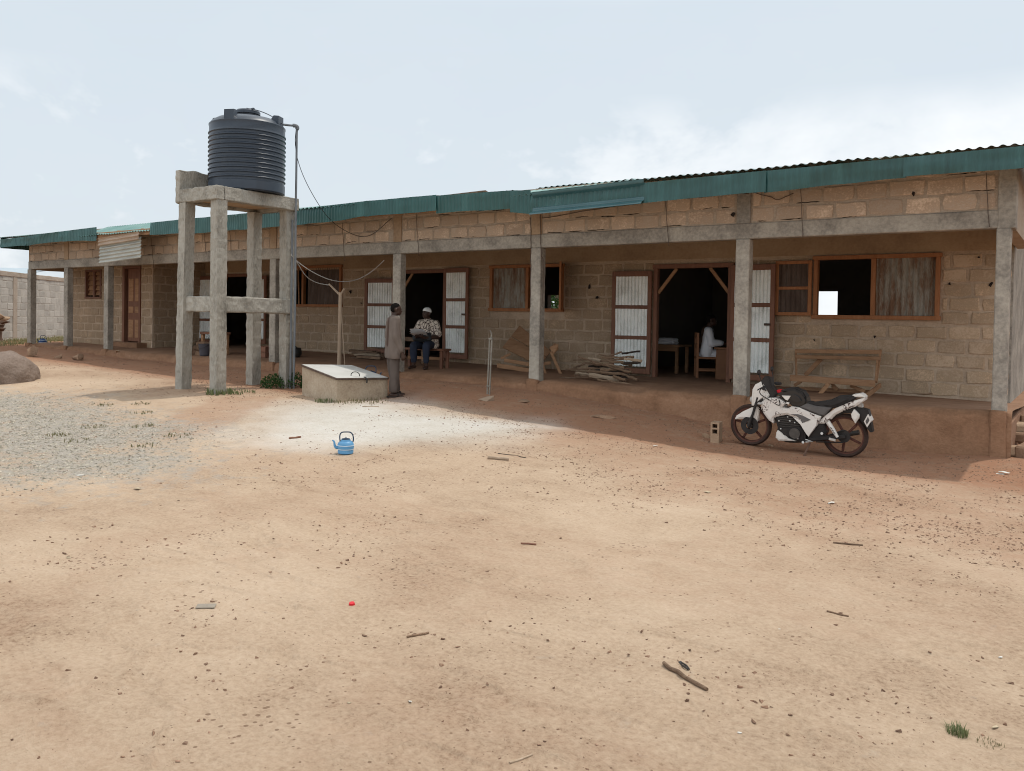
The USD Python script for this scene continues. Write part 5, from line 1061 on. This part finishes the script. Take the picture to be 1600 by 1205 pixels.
for i, (u0, v0, u1, v1, th, dy, c) in enumerate(sticks):
    r_ = np.random.default_rng(300 + i); p, q_ = fire_px(u0, v0, Yf + dy), fire_px(u1, v1, Yf + dy + r_.uniform(-.05, .12)); L_ = np.linalg.norm(q_ - p); k = 8
    t_ = np.linspace(0, 1, k)[:, None]; pts = p + (q_ - p) * t_; pts[1:-1] += r_.normal(0, L_ * .012, (k - 2, 3)); rad = th / 9.412 / 98 / 2 * 1.35 * r_.uniform(.75, 1.15, k)
    m_ = rough(tube(pts, rad, 6), .004, 18, i)
    obj('firewood_stick', m_, M['wood_burnt'] if c == 'd' else (M['wood_pale'] if c == 'l' else M['wood_grey']), smooth=40,
        label={'d': 'dark charred branch in the heap of firewood by the tin door', 'l': 'pale split log in the heap of firewood by the tin door', '': 'crooked grey-brown branch in the heap of firewood by the tin door'}[c], cat='firewood', group={'d': 'charred branches in the firewood heap', 'l': 'pale logs in the firewood heap', '': 'branches in the firewood heap'}[c])
# broken desk leaning behind the middle post
Z5 = lambda u, v, Y: on_y(720 + u / 4.303, 360 + v / 4.303, Y)
bd = thing('broken_desk', 'broken wooden desk of loose boards leaning on the wall behind the middle post', 'desk', (0, 0, 0))
yy0, yy1 = 13.95, 13.35
def quad(name, c4, Ys, th, m_, parent):
    p4 = np.array([Z5(u, v, Y) for (u, v), Y in zip(c4, Ys)]); n_ = np.cross(p4[1] - p4[0], p4[3] - p4[0]); n_ /= np.linalg.norm(n_); n_ *= th * (1 if n_[1] > 0 else -1)
    obj(name, hull(np.vstack([p4, p4 + n_])), M[m_], parent)
quad('top_board', [(395, 640), (606, 812), (574, 848), (338, 712)], [13.9, 13.75, 13.65, 13.75], .025, 'wood_old', bd)
quad('top_board', [(335, 716), (572, 852), (545, 884), (480, 884), (280, 785)], [13.72, 13.62, 13.5, 13.45, 13.55], .025, 'wood_old', bd)
for (u0, v0, u1, v1, w_, Y) in ((245, 908, 458, 942, .085, 13.0), (292, 872, 470, 903, .07, 13.15), (270, 862, 335, 830, .05, 13.3), (545, 882, 576, 980, .03, 13.0), (605, 815, 682, 988, .055, 13.3), (545, 900, 605, 890, .06, 13.3), (598, 800, 640, 765, .05, 13.5), (612, 838, 652, 790, .05, 13.5), (440, 905, 560, 893, .05, 13.1)):
    obj('plank', beam_between(Z5(u0, v0, Y), Z5(u1, v1, Y + .1), .03, w_, .004), M['wood_old'], bd)
quad('end_panel', [(600, 782), (656, 765), (650, 800), (618, 838)], [13.5, 13.55, 13.55, 13.5], .02, 'wood_old', bd)
# upturned bench along the wall under the right window
Z1 = lambda u, v, Y: on_y(1170 + u / 4.633, 380 + v / 4.633, Y)
ub = thing('upturned_bench', 'overturned slatted wooden bench frame against the wall behind the motorcycle', 'bench', (0, 0, 0))
for (u0, v0, u1, v1, w_, Y0, Y1) in ((335, 781, 955, 788, .065, 14.0, 14.0), (335, 822, 955, 836, .06, 13.92, 13.92), (340, 770, 345, 985, .05, 14.04, 13.9), (955, 772, 922, 1010, .045, 14.04, 13.8), (930, 850, 918, 1000, .04, 13.9, 13.7), (522, 838, 408, 958, .07, 14.05, 14.05),
                                  (298, 975, 915, 1018, .10, 13.25, 13.25), (340, 1050, 885, 1076, .05, 13.45, 13.45), (602, 985, 512, 1096, .06, 13.3, 13.15), (605, 1030, 642, 1062, .06, 13.4, 13.4), (735, 1032, 842, 1074, .05, 13.4, 13.3), (952, 1028, 838, 1118, .075, 13.6, 12.9), (345, 965, 600, 985, .04, 13.4, 13.4), (600, 980, 610, 1030, .05, 13.3, 13.3), (330, 1030, 380, 1000, .05, 13.5, 13.5)):
    obj('plank', beam_between(Z1(u0, v0, Y0), Z1(u1, v1, Y1), .03, w_, .004), M['wood_old'], ub)
# lumps of rubble
def lump(name, label, cat, x, y, sx, sy, sz, seed, m_='rock_brown', floor=False, group=None, rz=0, sink=.02):
    p = on_floor(x, y) if floor else on_ground(x, y)
    o = obj(name, T(rock((sx, sy, sz * 2), seed), (p[0], p[1], p[2] - sink), rot('z', rz)), M[m_], smooth=25, label=label, cat=cat, group=group); return p
lump('rubble_slab', 'flat broken slab lying against the wall right of the overturned bench', 'rubble', 1430, 619, .52, .3, .11, 4, 'rock_tan', True)
lump('rubble_slab', 'smaller crumbled lump on the floor right of the flat slab', 'rubble', 1492, 623, .16, .14, .08, 5, 'rock_tan', True)
lump('concrete_lump', 'flat stone at the foot of the twin standpipe', 'stone', 765, 626, .30, .24, .11, 31, 'rock_grey')
lump('concrete_lump', 'low stone half buried before the middle post', 'stone', 822, 628, .3, .25, .05, 7, 'rock_brown')
lump('concrete_lump', 'long low stone on the bank between middle post and firewood', 'stone', 940, 652, .5, .25, .06, 8, 'rock_brown')
lump('stone', 'broken lump of concrete beside the hollow block', 'stone', 1102, 683, .17, .14, .08, 9, 'rock_tan')
lump('stone', 'brown boulder at the left corner of the verandah', 'boulder', 52, 557, .40, .32, .24, 10, 'rock_brown')
lump('stone', 'square brown boulder before the louvred store room', 'boulder', 124, 563, .46, .34, .24, 11, 'rock_brown')
lump('stone', 'small flat stone between the two brown boulders', 'stone', 90, 560, .28, .2, .09, 12, 'rock_brown')
lump('stone', 'flat stone on the verandah edge before the store room door', 'stone', 183, 550, .3, .2, .08, 13, 'rock_tan', True)
lump('stone', 'tiny stone at the left margin beyond the boulder', 'stone', 2, 551, .15, .12, .07, 14, 'rock_brown')
lump('stone', 'white lump on the ground at the right end of the building', 'stone', 1562, 741, .10, .08, .03, 15, 'rock_white')
for k, (x, y) in enumerate([(1190, 703), (1205, 697)]): lump('stone', ('pale stone on the ground under the motorcycle', 'smaller pale stone nearer the front wheel of the motorcycle')[k], 'stone', x, y, .09, .07, .035, 16 + k, 'rock_tan')
# big grey boulder cut by the left margin
bp_ = on_ground(-8, 598)
bm = T(trimesh.creation.icosphere(4, 1), (0, 0, 0), None, (.74, .62, .52)); bm = rough(bm, .14, 1.3, 4); bm = rough(bm, .05, 5, 9); bm = rough(bm, .018, 16, 3)
ck = np.abs(bm.vertices[:, 0] * .8 + bm.vertices[:, 2] * .7 - .28 + (fbm(bm.vertices * 3, 3, 4) - .5) * .12); bm.vertices = bm.vertices * (1 - .07 * np.clip(1 - ck / .03, 0, 1))[:, None]
obj('grey_boulder', T(bm, (bp_[0] - .22, bp_[1] + .15, bp_[2] + .03), rot('z', .6)), M['boulder'], smooth=True, label='large smooth grey boulder at the left margin of the yard', cat='boulder')
# hollow block
hb_ = on_ground(1119, 690)
hx = thing('hollow_block', 'small hollow concrete block standing on end before the front wheel', 'block', (hb_[0], hb_[1], hb_[2] - .01), .15)
poly = sbox(-.055, 0, .055, .26).difference(sbox(-.035, .145, .035, .235)).difference(sbox(-.035, .04, .035, .10) if False else sbox(9, 9, 9.1, 9.1))
poly = sbox(-.056, 0, .056, .27).difference(sbox(-.032, .20, .032, .25)).difference(sbox(-.032, .125, .032, .18))
obj('block_body', plate(poly, -.1, .1), M['rock_tan'], hx); obj('block_back', bx(-.05, .05, .06, .09, .05, .26), M['rock_tan'], hx)
# stacked rubble blocks at the right margin
for k, (x, y, sx, sy, sz, dz, rz) in enumerate([(1588, 712, .36, .22, .13, 0, .2), (1590, 700, .36, .22, .12, .09, -.15), (1587, 697, .30, .2, .11, .21, .5), (1605, 690, .34, .22, .13, .24, .1), (1584, 690, .26, .18, .10, .0, 1.0), (1608, 715, .4, .25, .16, .0, -.3)]):
    p = on_ground(x, y)
    obj('rubble_block', rough(T(bx(-sx / 2, sx / 2, -sy / 2, sy / 2, 0, sz, .02), (p[0] + .08, p[1], p[2] + dz - .01), rot('z', rz) @ rot('x', (k % 3 - 1) * .12)), .012, 7, k, .06), M['rock_brown'] if k % 2 else M['rock_tan'], smooth=30,
        label='brown mud block heaped at the right end of the building', cat='block', group='mud blocks heaped at the right corner')
# planks, bucket, crate and pot on the verandah
for k, (x0, y0, x1, y1, w) in enumerate([(548, 548, 592, 552, .10), (556, 553, 596, 556, .12), (549, 560, 594, 561, .09), (560, 557, 597, 560, .10), (552, 552, 585, 549, .05)]):
    fp = on_floor(570, 562); Y = fp[1] + .1 * (4 - k)
    a, b_ = on_y(x0, y0, Y), on_y(x1, y1, Y + .05)
    obj('plank', beam_between(a, b_, .14, w * .6, .006), M['wood_pale'] if k == 1 else M['wood_grey'], label='rough plank in the small pile by the middle tin door', cat='plank', group='planks piled by the middle tin door')
pk = on_floor(320, 556); bk = thing('bucket', 'bluish plastic bucket standing behind the water tower legs', 'bucket', pk)
obj('pail', lathe([(0, 0), (.10, 0), (.115, .01), (.145, .26), (.155, .27), (.15, .28), (.135, .265), (.108, .02), (0, .02)], 28, caps=False), M['bucket'], bk, smooth=40); obj('handle', tube(smooth_path([(-.15, 0, .26), (-.10, -.10, .20), (0, -.14, .17), (.10, -.10, .20), (.15, 0, .26)], 14), .005, 6), M['black_metal'], bk)
ts = on_floor(311, 556); ts[1] += .45; stl = thing('wooden_stool', 'rough brown wooden table behind the bucket', 'table', ts); hz = .50
obj('top', bx(-.35, .30, -.2, .2, hz, hz + .06, .006), M['wood_red'], stl)
for x in (-.3, .22):
    for y in (-.15, .15): obj('leg', bx(x - .03, x + .05, y - .03, y + .03, -.02, hz - .001, .005), M['wood_old'], stl)
for k, (x, y, dz) in enumerate([(305, 556, 0), (302, 555, .2), (306, 555, .36)]):
    p = on_floor(x, y); obj('loose_block', rough(bx(p[0] - .17, p[0] + .13, p[1] + .1, p[1] + .3, p[2] + dz * .6 - .01, p[2] + dz * .6 + .10, .02), .01, 7, k, .07), M['rock_brown'], smooth=30, label=('lowest loose block behind the left tower leg', 'middle loose block behind the left tower leg', 'topmost loose block behind the left tower leg')[k], cat='block')
cp_ = on_floor(413, 558); cr = thing('wooden_crate', 'dark red-brown crate on the verandah behind the tower', 'crate', cp_)
for z0, z1 in ((.0, .12), (.13, .25)):
    for y in (-.17, .17): obj('slat', bx(-.26, .26, y - .011, y + .011, z0, z1, .003), M['wood_red'], cr)
    for x in (-.25, .25): obj('slat', bx(x - .011, x + .011, -.158, .158, z0, z1, .003), M['wood_red'], cr)
obj('base', bx(-.238, .238, -.158, .158, .005, .025), M['wood_red'], cr)
for x in (-.225, .225):
    for y in (-.145, .145): obj('corner_batten', bx(x - .012, x + .012, y - .012, y + .012, .026, .25, .002), M['wood_red'], cr)
pt = on_floor(461, 558); po = thing('cooking_pot', 'dark cooking pot on the verandah floor by the tower pipe', 'pot', pt)
obj('pot', lathe([(0, 0), (.10, .0), (.15, .06), (.155, .12), (.13, .19), (.14, .21), (.13, .21), (.12, .185), (0, .18)], 28, caps=False), M['black_metal'], po, smooth=40); obj('lid', lathe([(0, .19), (.128, .195), (.12, .215), (.03, .235), (.02, .255), (0, .258)], 24, caps=False), M['black_metal'], po, smooth=40)
# kettles
def kettle(loc, label, s, mat_b, band, rz):
    kt = thing('kettle', label, 'kettle', loc, rz)
    pr = np.array([(0, 0), (.075, 0), (.088, .008), (.092, .03), (.087, .05), (.089, .056), (.094, .062), (.098, .085), (.092, .098), (.095, .104), (.090, .125), (.072, .145), (.058, .15), (.056, .165), (.05, .168), (0, .168)]) * s
    b_ = obj('kettle_body', lathe(pr, 36, caps=False), M[mat_b], kt, smooth=35)
    obj('lid', lathe(np.array([(0, .169), (.05, .170), (.045, .178), (.012, .182), (.012, .19), (0, .192)]) * s, 24, caps=False), M['kettle_dark'], kt, smooth=35)
    obj('spout', tube(smooth_path(np.array([(-.085, 0, .075), (-.115, 0, .08), (-.128, 0, .11), (-.135, 0, .145), (-.155, 0, .16)]) * s, 14), np.linspace(.02, .008, 14) * s, 10), M[mat_b if band is None else 'kettle_dark'], kt, smooth=40)
    obj('handle', tube(smooth_path(np.array([(-.062, 0, .14), (-.07, 0, .20), (-.055, 0, .245), (0, 0, .255), (.06, 0, .245), (.085, 0, .20), (.082, 0, .135)]) * s, 24), .0075 * s, 8), M['kettle_dark'], kt, smooth=40)
    for z, r_ in ((.056, .0895), (.1, .0945)) if band is None else ((.03, .093), (.075, .098), (.12, .093)):
        obj('band', lathe(np.array([(r_ - .004, z - .006), (r_ + .003, z - .004), (r_ + .003, z + .004), (r_ - .004, z + .006)]) * s, 36, caps=False), M['kettle_pale' if band is None else band], kt, smooth=35)
    return kt
kr = math.atan2(RT[1], RT[0])
kettle(on_ground(540, 709), 'blue plastic kettle standing alone on the open sand', .95, 'kettle_blue', None, kr + .25)
k2 = on_ground(67, 539.5); kettle(k2, 'blue and white striped kettle by the left corner post', 1.15, 'kettle_navy', 'kettle_pale', kr)
k3 = on_y(580, 579.5, 10.75); kettle((k3[0], 10.75, gz(k3[0], 10.75) + .0), 'blue and white kettle between the cistern and the standing person', 1.25, 'kettle_navy', 'kettle_pale', kr + math.pi)
# ------------------------------------------------------------------ litter and sticks on the yard
def stick(x0, y0, x1, y1, r, label, m_='wood_pale', name='stick', cat='stick'):
    a, b_ = on_ground(x0, y0), on_ground(x1, y1); t_ = np.linspace(0, 1, 7)[:, None]; pts = a + (b_ - a) * t_; rr = np.random.default_rng(int(x0)); L_ = np.linalg.norm(b_ - a)
    pts[1:-1] += rr.normal(0, L_ * .012, (5, 3)) * [1, 1, .2]; pts[:, 2] = ground(pts[:, 0], pts[:, 1]) + r * .8
    return obj(name, rough(tube(pts, r * rr.uniform(.8, 1.1, 7), 7), r * .15, 60, 3), M[m_], smooth=40, label=label, cat=cat)
stick(1037, 1038, 1105, 1080, .0098, 'thick brown stick lying on the near sand', 'wood_grey')
stick(636, 997, 670, 990, .006, 'short straight twig right of the red bottle cap', 'wood_grey')
stick(762, 717, 795, 720, .018, 'pale wood offcut lying beyond the blue kettle', 'wood_pale')
stick(778, 709, 822, 716, .005, 'thin dark twig beyond the pale wood offcut', 'wood_burnt')
stick(814, 850, 838, 852, .007, 'small red-brown twig on the middle of the yard', 'wood_red')
stick(1292, 956, 1326, 964, .005, 'thin twig on the sand right of the middle', 'wood_grey')
stick(796, 1193, 832, 1180, .004, 'thin pale straw at the lower margin', 'wood_pale')
stick(1302, 849, 1348, 853, .007, 'long dry twig right of the motorcycle shadow', 'wood_grey')
stick(452, 686, 470, 684, .012, 'red-brown wood chip left of the blue kettle', 'wood_red')
stick(566, 636, 592, 636, .006, 'dry twig on the white sand before the cistern', 'wood_pale')
pn = on_ground(1070, 1043); pli = thing('pliers', 'small pair of black pliers lying beside the thick stick', 'pliers', (pn[0], pn[1], pn[2] + .006), kr + 1.85)
obj('arm', tube([(-.035, -.004, 0), (.0, -.009, .002), (.035, -.006, 0)], .004, 7), M['black_metal'], pli); obj('arm', tube([(-.035, .004, 0), (.0, .009, .002), (.035, .006, 0)], .004, 7), M['black_metal'], pli); obj('jaw', bx(.033, .05, -.008, .008, -.004, .004, .002), M['black_metal'], pli)
rc_ = on_ground(550, 945); rcp = thing('bottle_cap', 'bright red plastic bottle cap on the sand', 'bottle cap', (rc_[0], rc_[1], rc_[2] - .002), .4, rx=.2)
obj('cap', lathe([(0, .016), (.0145, .015), (.0155, .012), (.0155, 0), (.0145, 0)], 24, caps=False), M['red'], rcp, smooth=35); obj('ring', lathe([(.0165, .001), (.0172, .003), (.0165, .005), (.0158, .003), (.0165, .001)], 24, caps=False), M['red'], rcp, smooth=35)
def scrap(x, y, s, label, m_='paper', seed=0, asp=.5):
    p = on_ground(x, y); r_ = np.random.default_rng(seed); n_ = 9; a = np.linspace(0, 2 * np.pi, n_, endpoint=False); rad = s * .75 * r_.uniform(.5, 1, n_)
    V = np.c_[rad * np.cos(a), rad * np.sin(a) * asp, r_.uniform(.1, .5, n_) * s * .4]; V = np.vstack([V, (0, 0, .25 * s)]); V2 = V - [0, 0, .002]
    F = [(i, (i + 1) % n_, n_) for i in range(n_)]; F2 = [(b_ + n_ + 1, a_ + n_ + 1, c + n_ + 1) for a_, b_, c in F]
    obj('paper_scrap', T(trimesh.Trimesh(np.vstack([V, V2]), F + F2, process=False), p + [0, 0, .002], rot('z', kr + r_.uniform(-.5, .5))), M[m_], smooth=30, label=label, cat='litter')
for i, a in enumerate([(640, 1097, .016, 'small white scrap of paper on the near sand'), (1563, 1028, .022, 'white plastic loop lying on the sand at the right'), (125, 744, .06, 'crumpled white scrap left of the gravel'), (215, 765, .07, 'torn pale fibres strewn beside dark chips'), (1024, 698, .06, 'white scrap at the edge of the building shadow'), (1299, 787, .07, 'white scrap on the reddish earth before the motorcycle'),
                       (1568, 740, .10, 'torn white plastic by the mud blocks at the right'), (1105, 770, .06, 'pale scrap on the sand middle right'), (1218, 984, .012, 'tiny white chip on the sand at right of centre'), (545, 1099, .018, 'crumpled pale leaf on the near sand'), (108, 872, .03, 'dry pale grass wisps at the left of the yard'), (1156, 1146, .015, 'white pebble-like chip at the lower right'), (1555, 1137, .025, 'pale clod at the right of the grass tuft')]):
    scrap(a[0], a[1], a[2], a[3], 'rock_white' if i not in (3, 7, 9, 10, 12) else 'straw', 50 + i)
fp = on_ground(322, 949); obj('flat_shard', T(bx(-.05, .05, -.022, .022, 0, .006, .001), fp + [0, 0, .004], rot('z', kr + .1) @ rot('x', .15)), M['rock_grey2'], label='flat grey shard lying on the left of the near sand', cat='shard')
# ------------------------------------------------------------------ plants
def blades(n, rad, hgt, seed, lean=.8, w=.004):
    r_ = np.random.default_rng(seed); V, F = [], []
    for i in range(n):
        a, d = r_.uniform(0, 6.28), rad * math.sqrt(r_.uniform(0, 1)) * .5; h = hgt * r_.uniform(.45, 1); b_ = r_.uniform(0, 6.28); l = lean * h * r_.uniform(.2, 1)
        p = np.array([d * math.cos(a), d * math.sin(a), -.005]); s = np.array([-math.sin(b_), math.cos(b_), 0]) * w * r_.uniform(.6, 1.2); o = np.array([math.cos(b_), math.sin(b_), 0])
        k = len(V); m_ = p + o * l * .35 + [0, 0, h * .65]; t = p + o * l + [0, 0, h]
        V += [p - s, p + s, m_ - s * .8, m_ + s * .8, t]; F += [(k, k + 1, k + 3), (k, k + 3, k + 2), (k + 2, k + 3, k + 4)]
    return trimesh.Trimesh(np.array(V), F, process=False)
def tuft(x, y, n, rad, h, label, seed, m_='grass', w=.004):
    p = on_ground(x, y); t = thing('grass_tuft', label, 'grass tuft', p); obj('blades', blades(n, rad, h, seed, .8, w), M[m_], t); return t
tuft(1495, 1146, 200, .085, .045, 'small green grass tuft on the near sand at lower right', 1, w=.0016); tuft(1546, 1163, 60, .10, .022, 'thin dry grass tuft right of the greener one', 2, 'grass_dry', .0015)
tuft(343, 616, 90, .45, .13, 'green weeds at the foot of the front tower leg', 3, w=.012); tuft(372, 614, 90, .6, .07, 'low grass right of the front tower leg', 4, w=.01); tuft(560, 627, 130, 1.0, .07, 'grass fringe along the foot of the cistern', 5, 'grass_dry', .008); tuft(512, 628, 70, .4, .08, 'grass at the near corner of the cistern', 6, w=.008)
for k, (x, y, lab) in enumerate([(145, 668, 'lowest'), (97, 680, 'left'), (118, 689, ''), (222, 666, ''), (227, 697, 'greenest'), (278, 681, ''), (222, 646, ''), (222, 631, ''), (160, 633, '')]):
    tuft(x, y, 36, .34, .045, ['sparse grass tuft upper middle of the grey gravel', 'sparse tuft on the left part of the grey gravel', 'sparse tuft on the gravel just below the left one', 'sparse tuft at the right edge of the gravel, upper', 'larger green tuft at the right edge of the gravel', 'sparse tuft between gravel and reddish earth', 'dry tuft on the sand between tower and gravel', 'dry tuft left of the tower shadow', 'small dry tuft above the gravel'][k], 20 + k, 'grass_dry', .007)
def leafy(n, rad, hgt, leaf, seed):
    r_ = np.random.default_rng(seed); V, F = [], []
    for i in range(n):
        d = r_.normal(size=3); d /= np.linalg.norm(d); p = np.array([d[0] * rad, d[1] * rad, abs(d[2]) * hgt]) * r_.uniform(.35, 1) ** .5
        u = r_.normal(size=3); u /= np.linalg.norm(u); w = np.cross(u, r_.normal(size=3)); w /= np.linalg.norm(w); s = leaf * r_.uniform(.6, 1.2); k = len(V)
        V += [p - u * s, p + w * s * .45, p + u * s, p - w * s * .45]; F += [(k, k + 1, k + 2), (k, k + 2, k + 3)]
    return trimesh.Trimesh(np.array(V), F, process=False)
for k, (x, y, n, r_, h, lab) in enumerate([(428, 606, 420, .26, .26, 'leafy green weed at the foot of the rear tower leg'), (462, 606, 220, .17, .30, 'leafy weed between tower pipe and cistern'), (1606, 640, 700, .25, .5, 'green bush behind the right end of the building')]):
    p = on_ground(x, y); t = thing('leafy_weed', lab, 'weed', p); obj('leaves', leafy(n, r_, h, .035, 80 + k), M['leaf'], t)
    obj('stem', [tube([(0, 0, -.03), (r_ * .5 * math.cos(a), r_ * .5 * math.sin(a), h * .7)], .006, 5) for a in (.3,)][0], M['pole_wood'], t)
# ------------------------------------------------------------------ beyond the left end: wall, shed, heap, grass
wa_, wb_ = np.array([-29.97, 13.23]), np.array([-32.0, 15.47]); dw = (wb_ - wa_) / np.linalg.norm(wb_ - wa_)
ang = math.atan2(dw[1], dw[0])
pwt = thing('perimeter_wall', 'grey block compound wall beyond the left end of the building', 'wall', (*wa_, .35), ang)
wl_m = obj('wall_core', bx(-9, 9, .0, .13, 0, 2.47), M['mortar_grey'], pwt)
Lw0, Lw1 = -9, 9
keep_blocks, blocks2 = blocks, []
blocks = blocks2
lay('x', -4.2, 4.6, .08, 2.45, 0.0, M['block_grey'], bl=.48, bh=.24, joint=.022, out=.010, seed=77)
for b_, mt, par, s in blocks2: obj('block', b_, mt, wl_m)
blocks = keep_blocks
obj('capping', rough(bx(-9, 9, -.03, .15, 2.40, 2.56, .01), .02, 3, 5, .2), M['cap_render'], pwt)
pil = on_y(32, 480, 13.2); 
obj('pier', rough(bx(.0, .30, -.025, .17, 0, 2.395, .01), .008, 4, 3, .2), M['cap_render'], pwt)
sh_ = thing('far_shed', 'low shed with pale grey sheet roof behind the compound wall', 'shed', (-49.2, 20.6, .5), math.atan2(.82, 1.18) + .0)
obj('shed_wall', bx(-8, 1.2, .4, 6, 0, 2.95), M['mortar_grey'], sh_); obj('roof', loft([[(-8.5, -.3, 3.02), (1.75, -.3, 3.02), (1.75, 3.2, 3.55), (-8.5, 3.2, 3.55)], [(-8.5, -.3, 3.07), (1.75, -.3, 3.07), (1.75, 3.2, 3.6), (-8.5, 3.2, 3.6)]]), M['zinc_blue'], sh_); obj('fascia', bx(-8.5, 1.2, -.33, -.301, 2.6, 3.03), M['black_metal'], sh_)
hp_ = on_y(-4, 515, 12.0); r9 = np.random.default_rng(5)
for k in range(9):
    x, y, z = r9.uniform(-28, 12), [514, 510, 506, 503, 500, 497, 494, 508, 512][k], k
    p = on_y(min(x, 6), y, 11.6 + r9.uniform(0, .5))
    obj('mud_lump', T(rock((.45, .38, .26), 500 + k), p - [.12, 0, .08], rot('z', r9.uniform(0, 3))), M['rock_tan'] if k > 4 else M['rock_dark'], smooth=25, label='brown clod on the mud-capped stump at the left margin' , cat='clod', group='clods heaped on the stump at the left margin')
stp = on_y(-14, 520, 11.85); gs = gz(stp[0], 11.85)
obj('tree_stump', T(rough(lathe([(0, 0), (.42, 0), (.33, .2), (.36, .45), (.42, .62), (.0, .66)], 20, caps=False), .05, 3, 6, .15), (stp[0] - .1, 11.85, gs - .05)), M['rock_dark'], smooth=40, label='dark stump under the clods at the left margin', cat='stump')
gp = []
for k in range(300):
    u = r9.uniform(-5, 5); p = wa_ + dw * u + np.array([dw[1], -dw[0]]) * -r9.uniform(.1, 1.3) * 1
    n2 = np.array([dw[1], -dw[0]]); p = wa_ + dw * u + n2 * r9.uniform(.15, 1.8)
    gp.append(T(blades(8, .3, .14, 900 + k, .9, .012), (p[0], p[1], gz(*p) - .01)))
obj('grass', gp, M['grass_far'], label='strip of weedy grass along the foot of the compound wall', kind='stuff', cat='grass')
# tree seen through the window
tp = on_y(868, 474, 27.0); tree = thing('tree', 'green leafy tree seen through the room windows behind the building', 'tree', (tp[0], 27.0, .4))
obj('crown', T(leafy(5200, 2.6, 2.9, .12, 44), (0, 0, .5)), M['leaf'], tree); obj('trunk', tube(smooth_path([(0, 0, -.2), (.05, 0, .8), (.0, .1, 2.0), (.1, .1, 3.0)], 10), np.linspace(.16, .05, 10), 9), M['pole_wood'], tree)
# ------------------------------------------------------------------ pebbles
def scatter(n, xr, yr, dens, seed):
    r_ = np.random.default_rng(seed); P = np.c_[r_.uniform(*xr, n), r_.uniform(*yr, n)]; return P[r_.random(n) < dens(P)], r_
def inview(P):
    d = np.c_[P, np.zeros(len(P))] - EYE; z = d @ FW; x = 800 + FPX * (d @ RT) / np.maximum(z, .1); return (z > 0) & (x > -60) & (x < 1660)
def dens(P):
    Z = np.zeros(len(P)); f1 = fbm(np.c_[P * .9, Z], 3, 61); f2 = fbm(np.c_[P * 3.2, Z], 3, 62)
    d = np.clip((f1 - .42) * 3.5, .06, 1) * np.clip((f2 - .38) * 4, .05, 1)
    d = d * .30 + mask(red_poly, .8, (P[:, 0], P[:, 1])) * np.clip((f2 - .34) * 3.5, .1, 1) * .55
    return np.clip(d, 0, 1) * inview(P) * np.clip(1.25 - np.hypot(P[:, 0], P[:, 1]) / 22, .35, 1) * (P[:, 1] < 11.3)
def pebbles(name, P, r_, smin, smax, material, label, n_proto=5, pw=2.2):
    protos = []; pi = UsdGeom.PointInstancer.Define(stage, '/World/' + name)
    for k in range(n_proto):
        h = hull(np.random.default_rng(700 + k).normal(size=(11, 3)) * [1, .85, .6]); h.apply_scale(.5 / np.abs(h.vertices).max())
        o = usdkit.mesh(stage, f'/World/{name}/stone_{k + 1:03d}', h, material, smooth=False); protos.append(o.GetPath())
    s = smin + (smax - smin) * r_.random(len(P)) ** pw
    z = ground(P[:, 0], P[:, 1]) + s * .05
    pi.CreatePrototypesRel().SetTargets(protos); pi.CreateProtoIndicesAttr(Vt.IntArray.FromNumpy(r_.integers(0, n_proto, len(P)).astype(np.int32)))
    pi.CreatePositionsAttr(Vt.Vec3fArray.FromNumpy(np.c_[P, z].astype(np.float32))); pi.CreateScalesAttr(Vt.Vec3fArray.FromNumpy((s[:, None] * r_.uniform(.8, 1.2, (len(P), 3))).astype(np.float32)))
    a = r_.uniform(0, 6.28, len(P)); pi.CreateOrientationsAttr(Vt.QuathArray([Gf.Quath(float(math.cos(t / 2)), 0, 0, float(math.sin(t / 2))) for t in a]))
    tag(pi.GetPrim(), label, None, None, 'stuff')
P, r_ = scatter(560000, (-20, 1.5), (1.6, 11.3), dens, 71)
pebbles('pebbles', P, r_, .0045, .030, M['pebble'], 'small brown laterite pebbles strewn over the yard', pw=6.5); print('pebbles', len(P))
P, r_ = scatter(60000, (-16, -7.5), (3.0, 9), lambda P: inview(P) * np.clip(mask(gravel_poly, 1.0, (P[:, 0], P[:, 1]), .5, 21) - .1, 0, 1) * .9, 72); print('gravel', len(P))
pebbles('gravel', P, r_, .012, .034, M['gravel'], 'grey gravel spread over the left of the yard', pw=1.6)
r8 = np.random.default_rng(8); lst = [(343, 942), (1400, 1100), (765, 972), (283, 1019), (345, 1040), (610, 982), (598, 990), (755, 812), (690, 1068), (688, 1075), (850, 1137), (818, 1142), (1205, 1105), (1160, 1107), (1325, 1093), (1490, 980), (1517, 1025), (1378, 1008), (1268, 981), (60, 1185), (83, 1172), (256, 1152), (305, 1058), (306, 1060), (20, 1157), (134, 1001), (470, 1170), (442, 1160), (857, 1002), (656, 871), (876, 842), (975, 850), (817, 945), (922, 937), (1010, 1000), (1230, 1148), (1340, 1145), (1130, 1100), (1455, 1123), (1052, 1128)]
for k, (x, y) in enumerate(lst):
    p = on_ground(x, y); s = r8.uniform(.010, .020) if y > 900 else .024
    obj('loose_stone', T(rock((s * 1.3, s, s * 1.4), 600 + k, 1), (p[0], p[1], p[2] - s * .3), rot('z', r8.uniform(0, 3))), M['pebble'], label='thumb-sized brown stone lying loose on the near sand', cat='stone', group='larger loose stones on the sand')
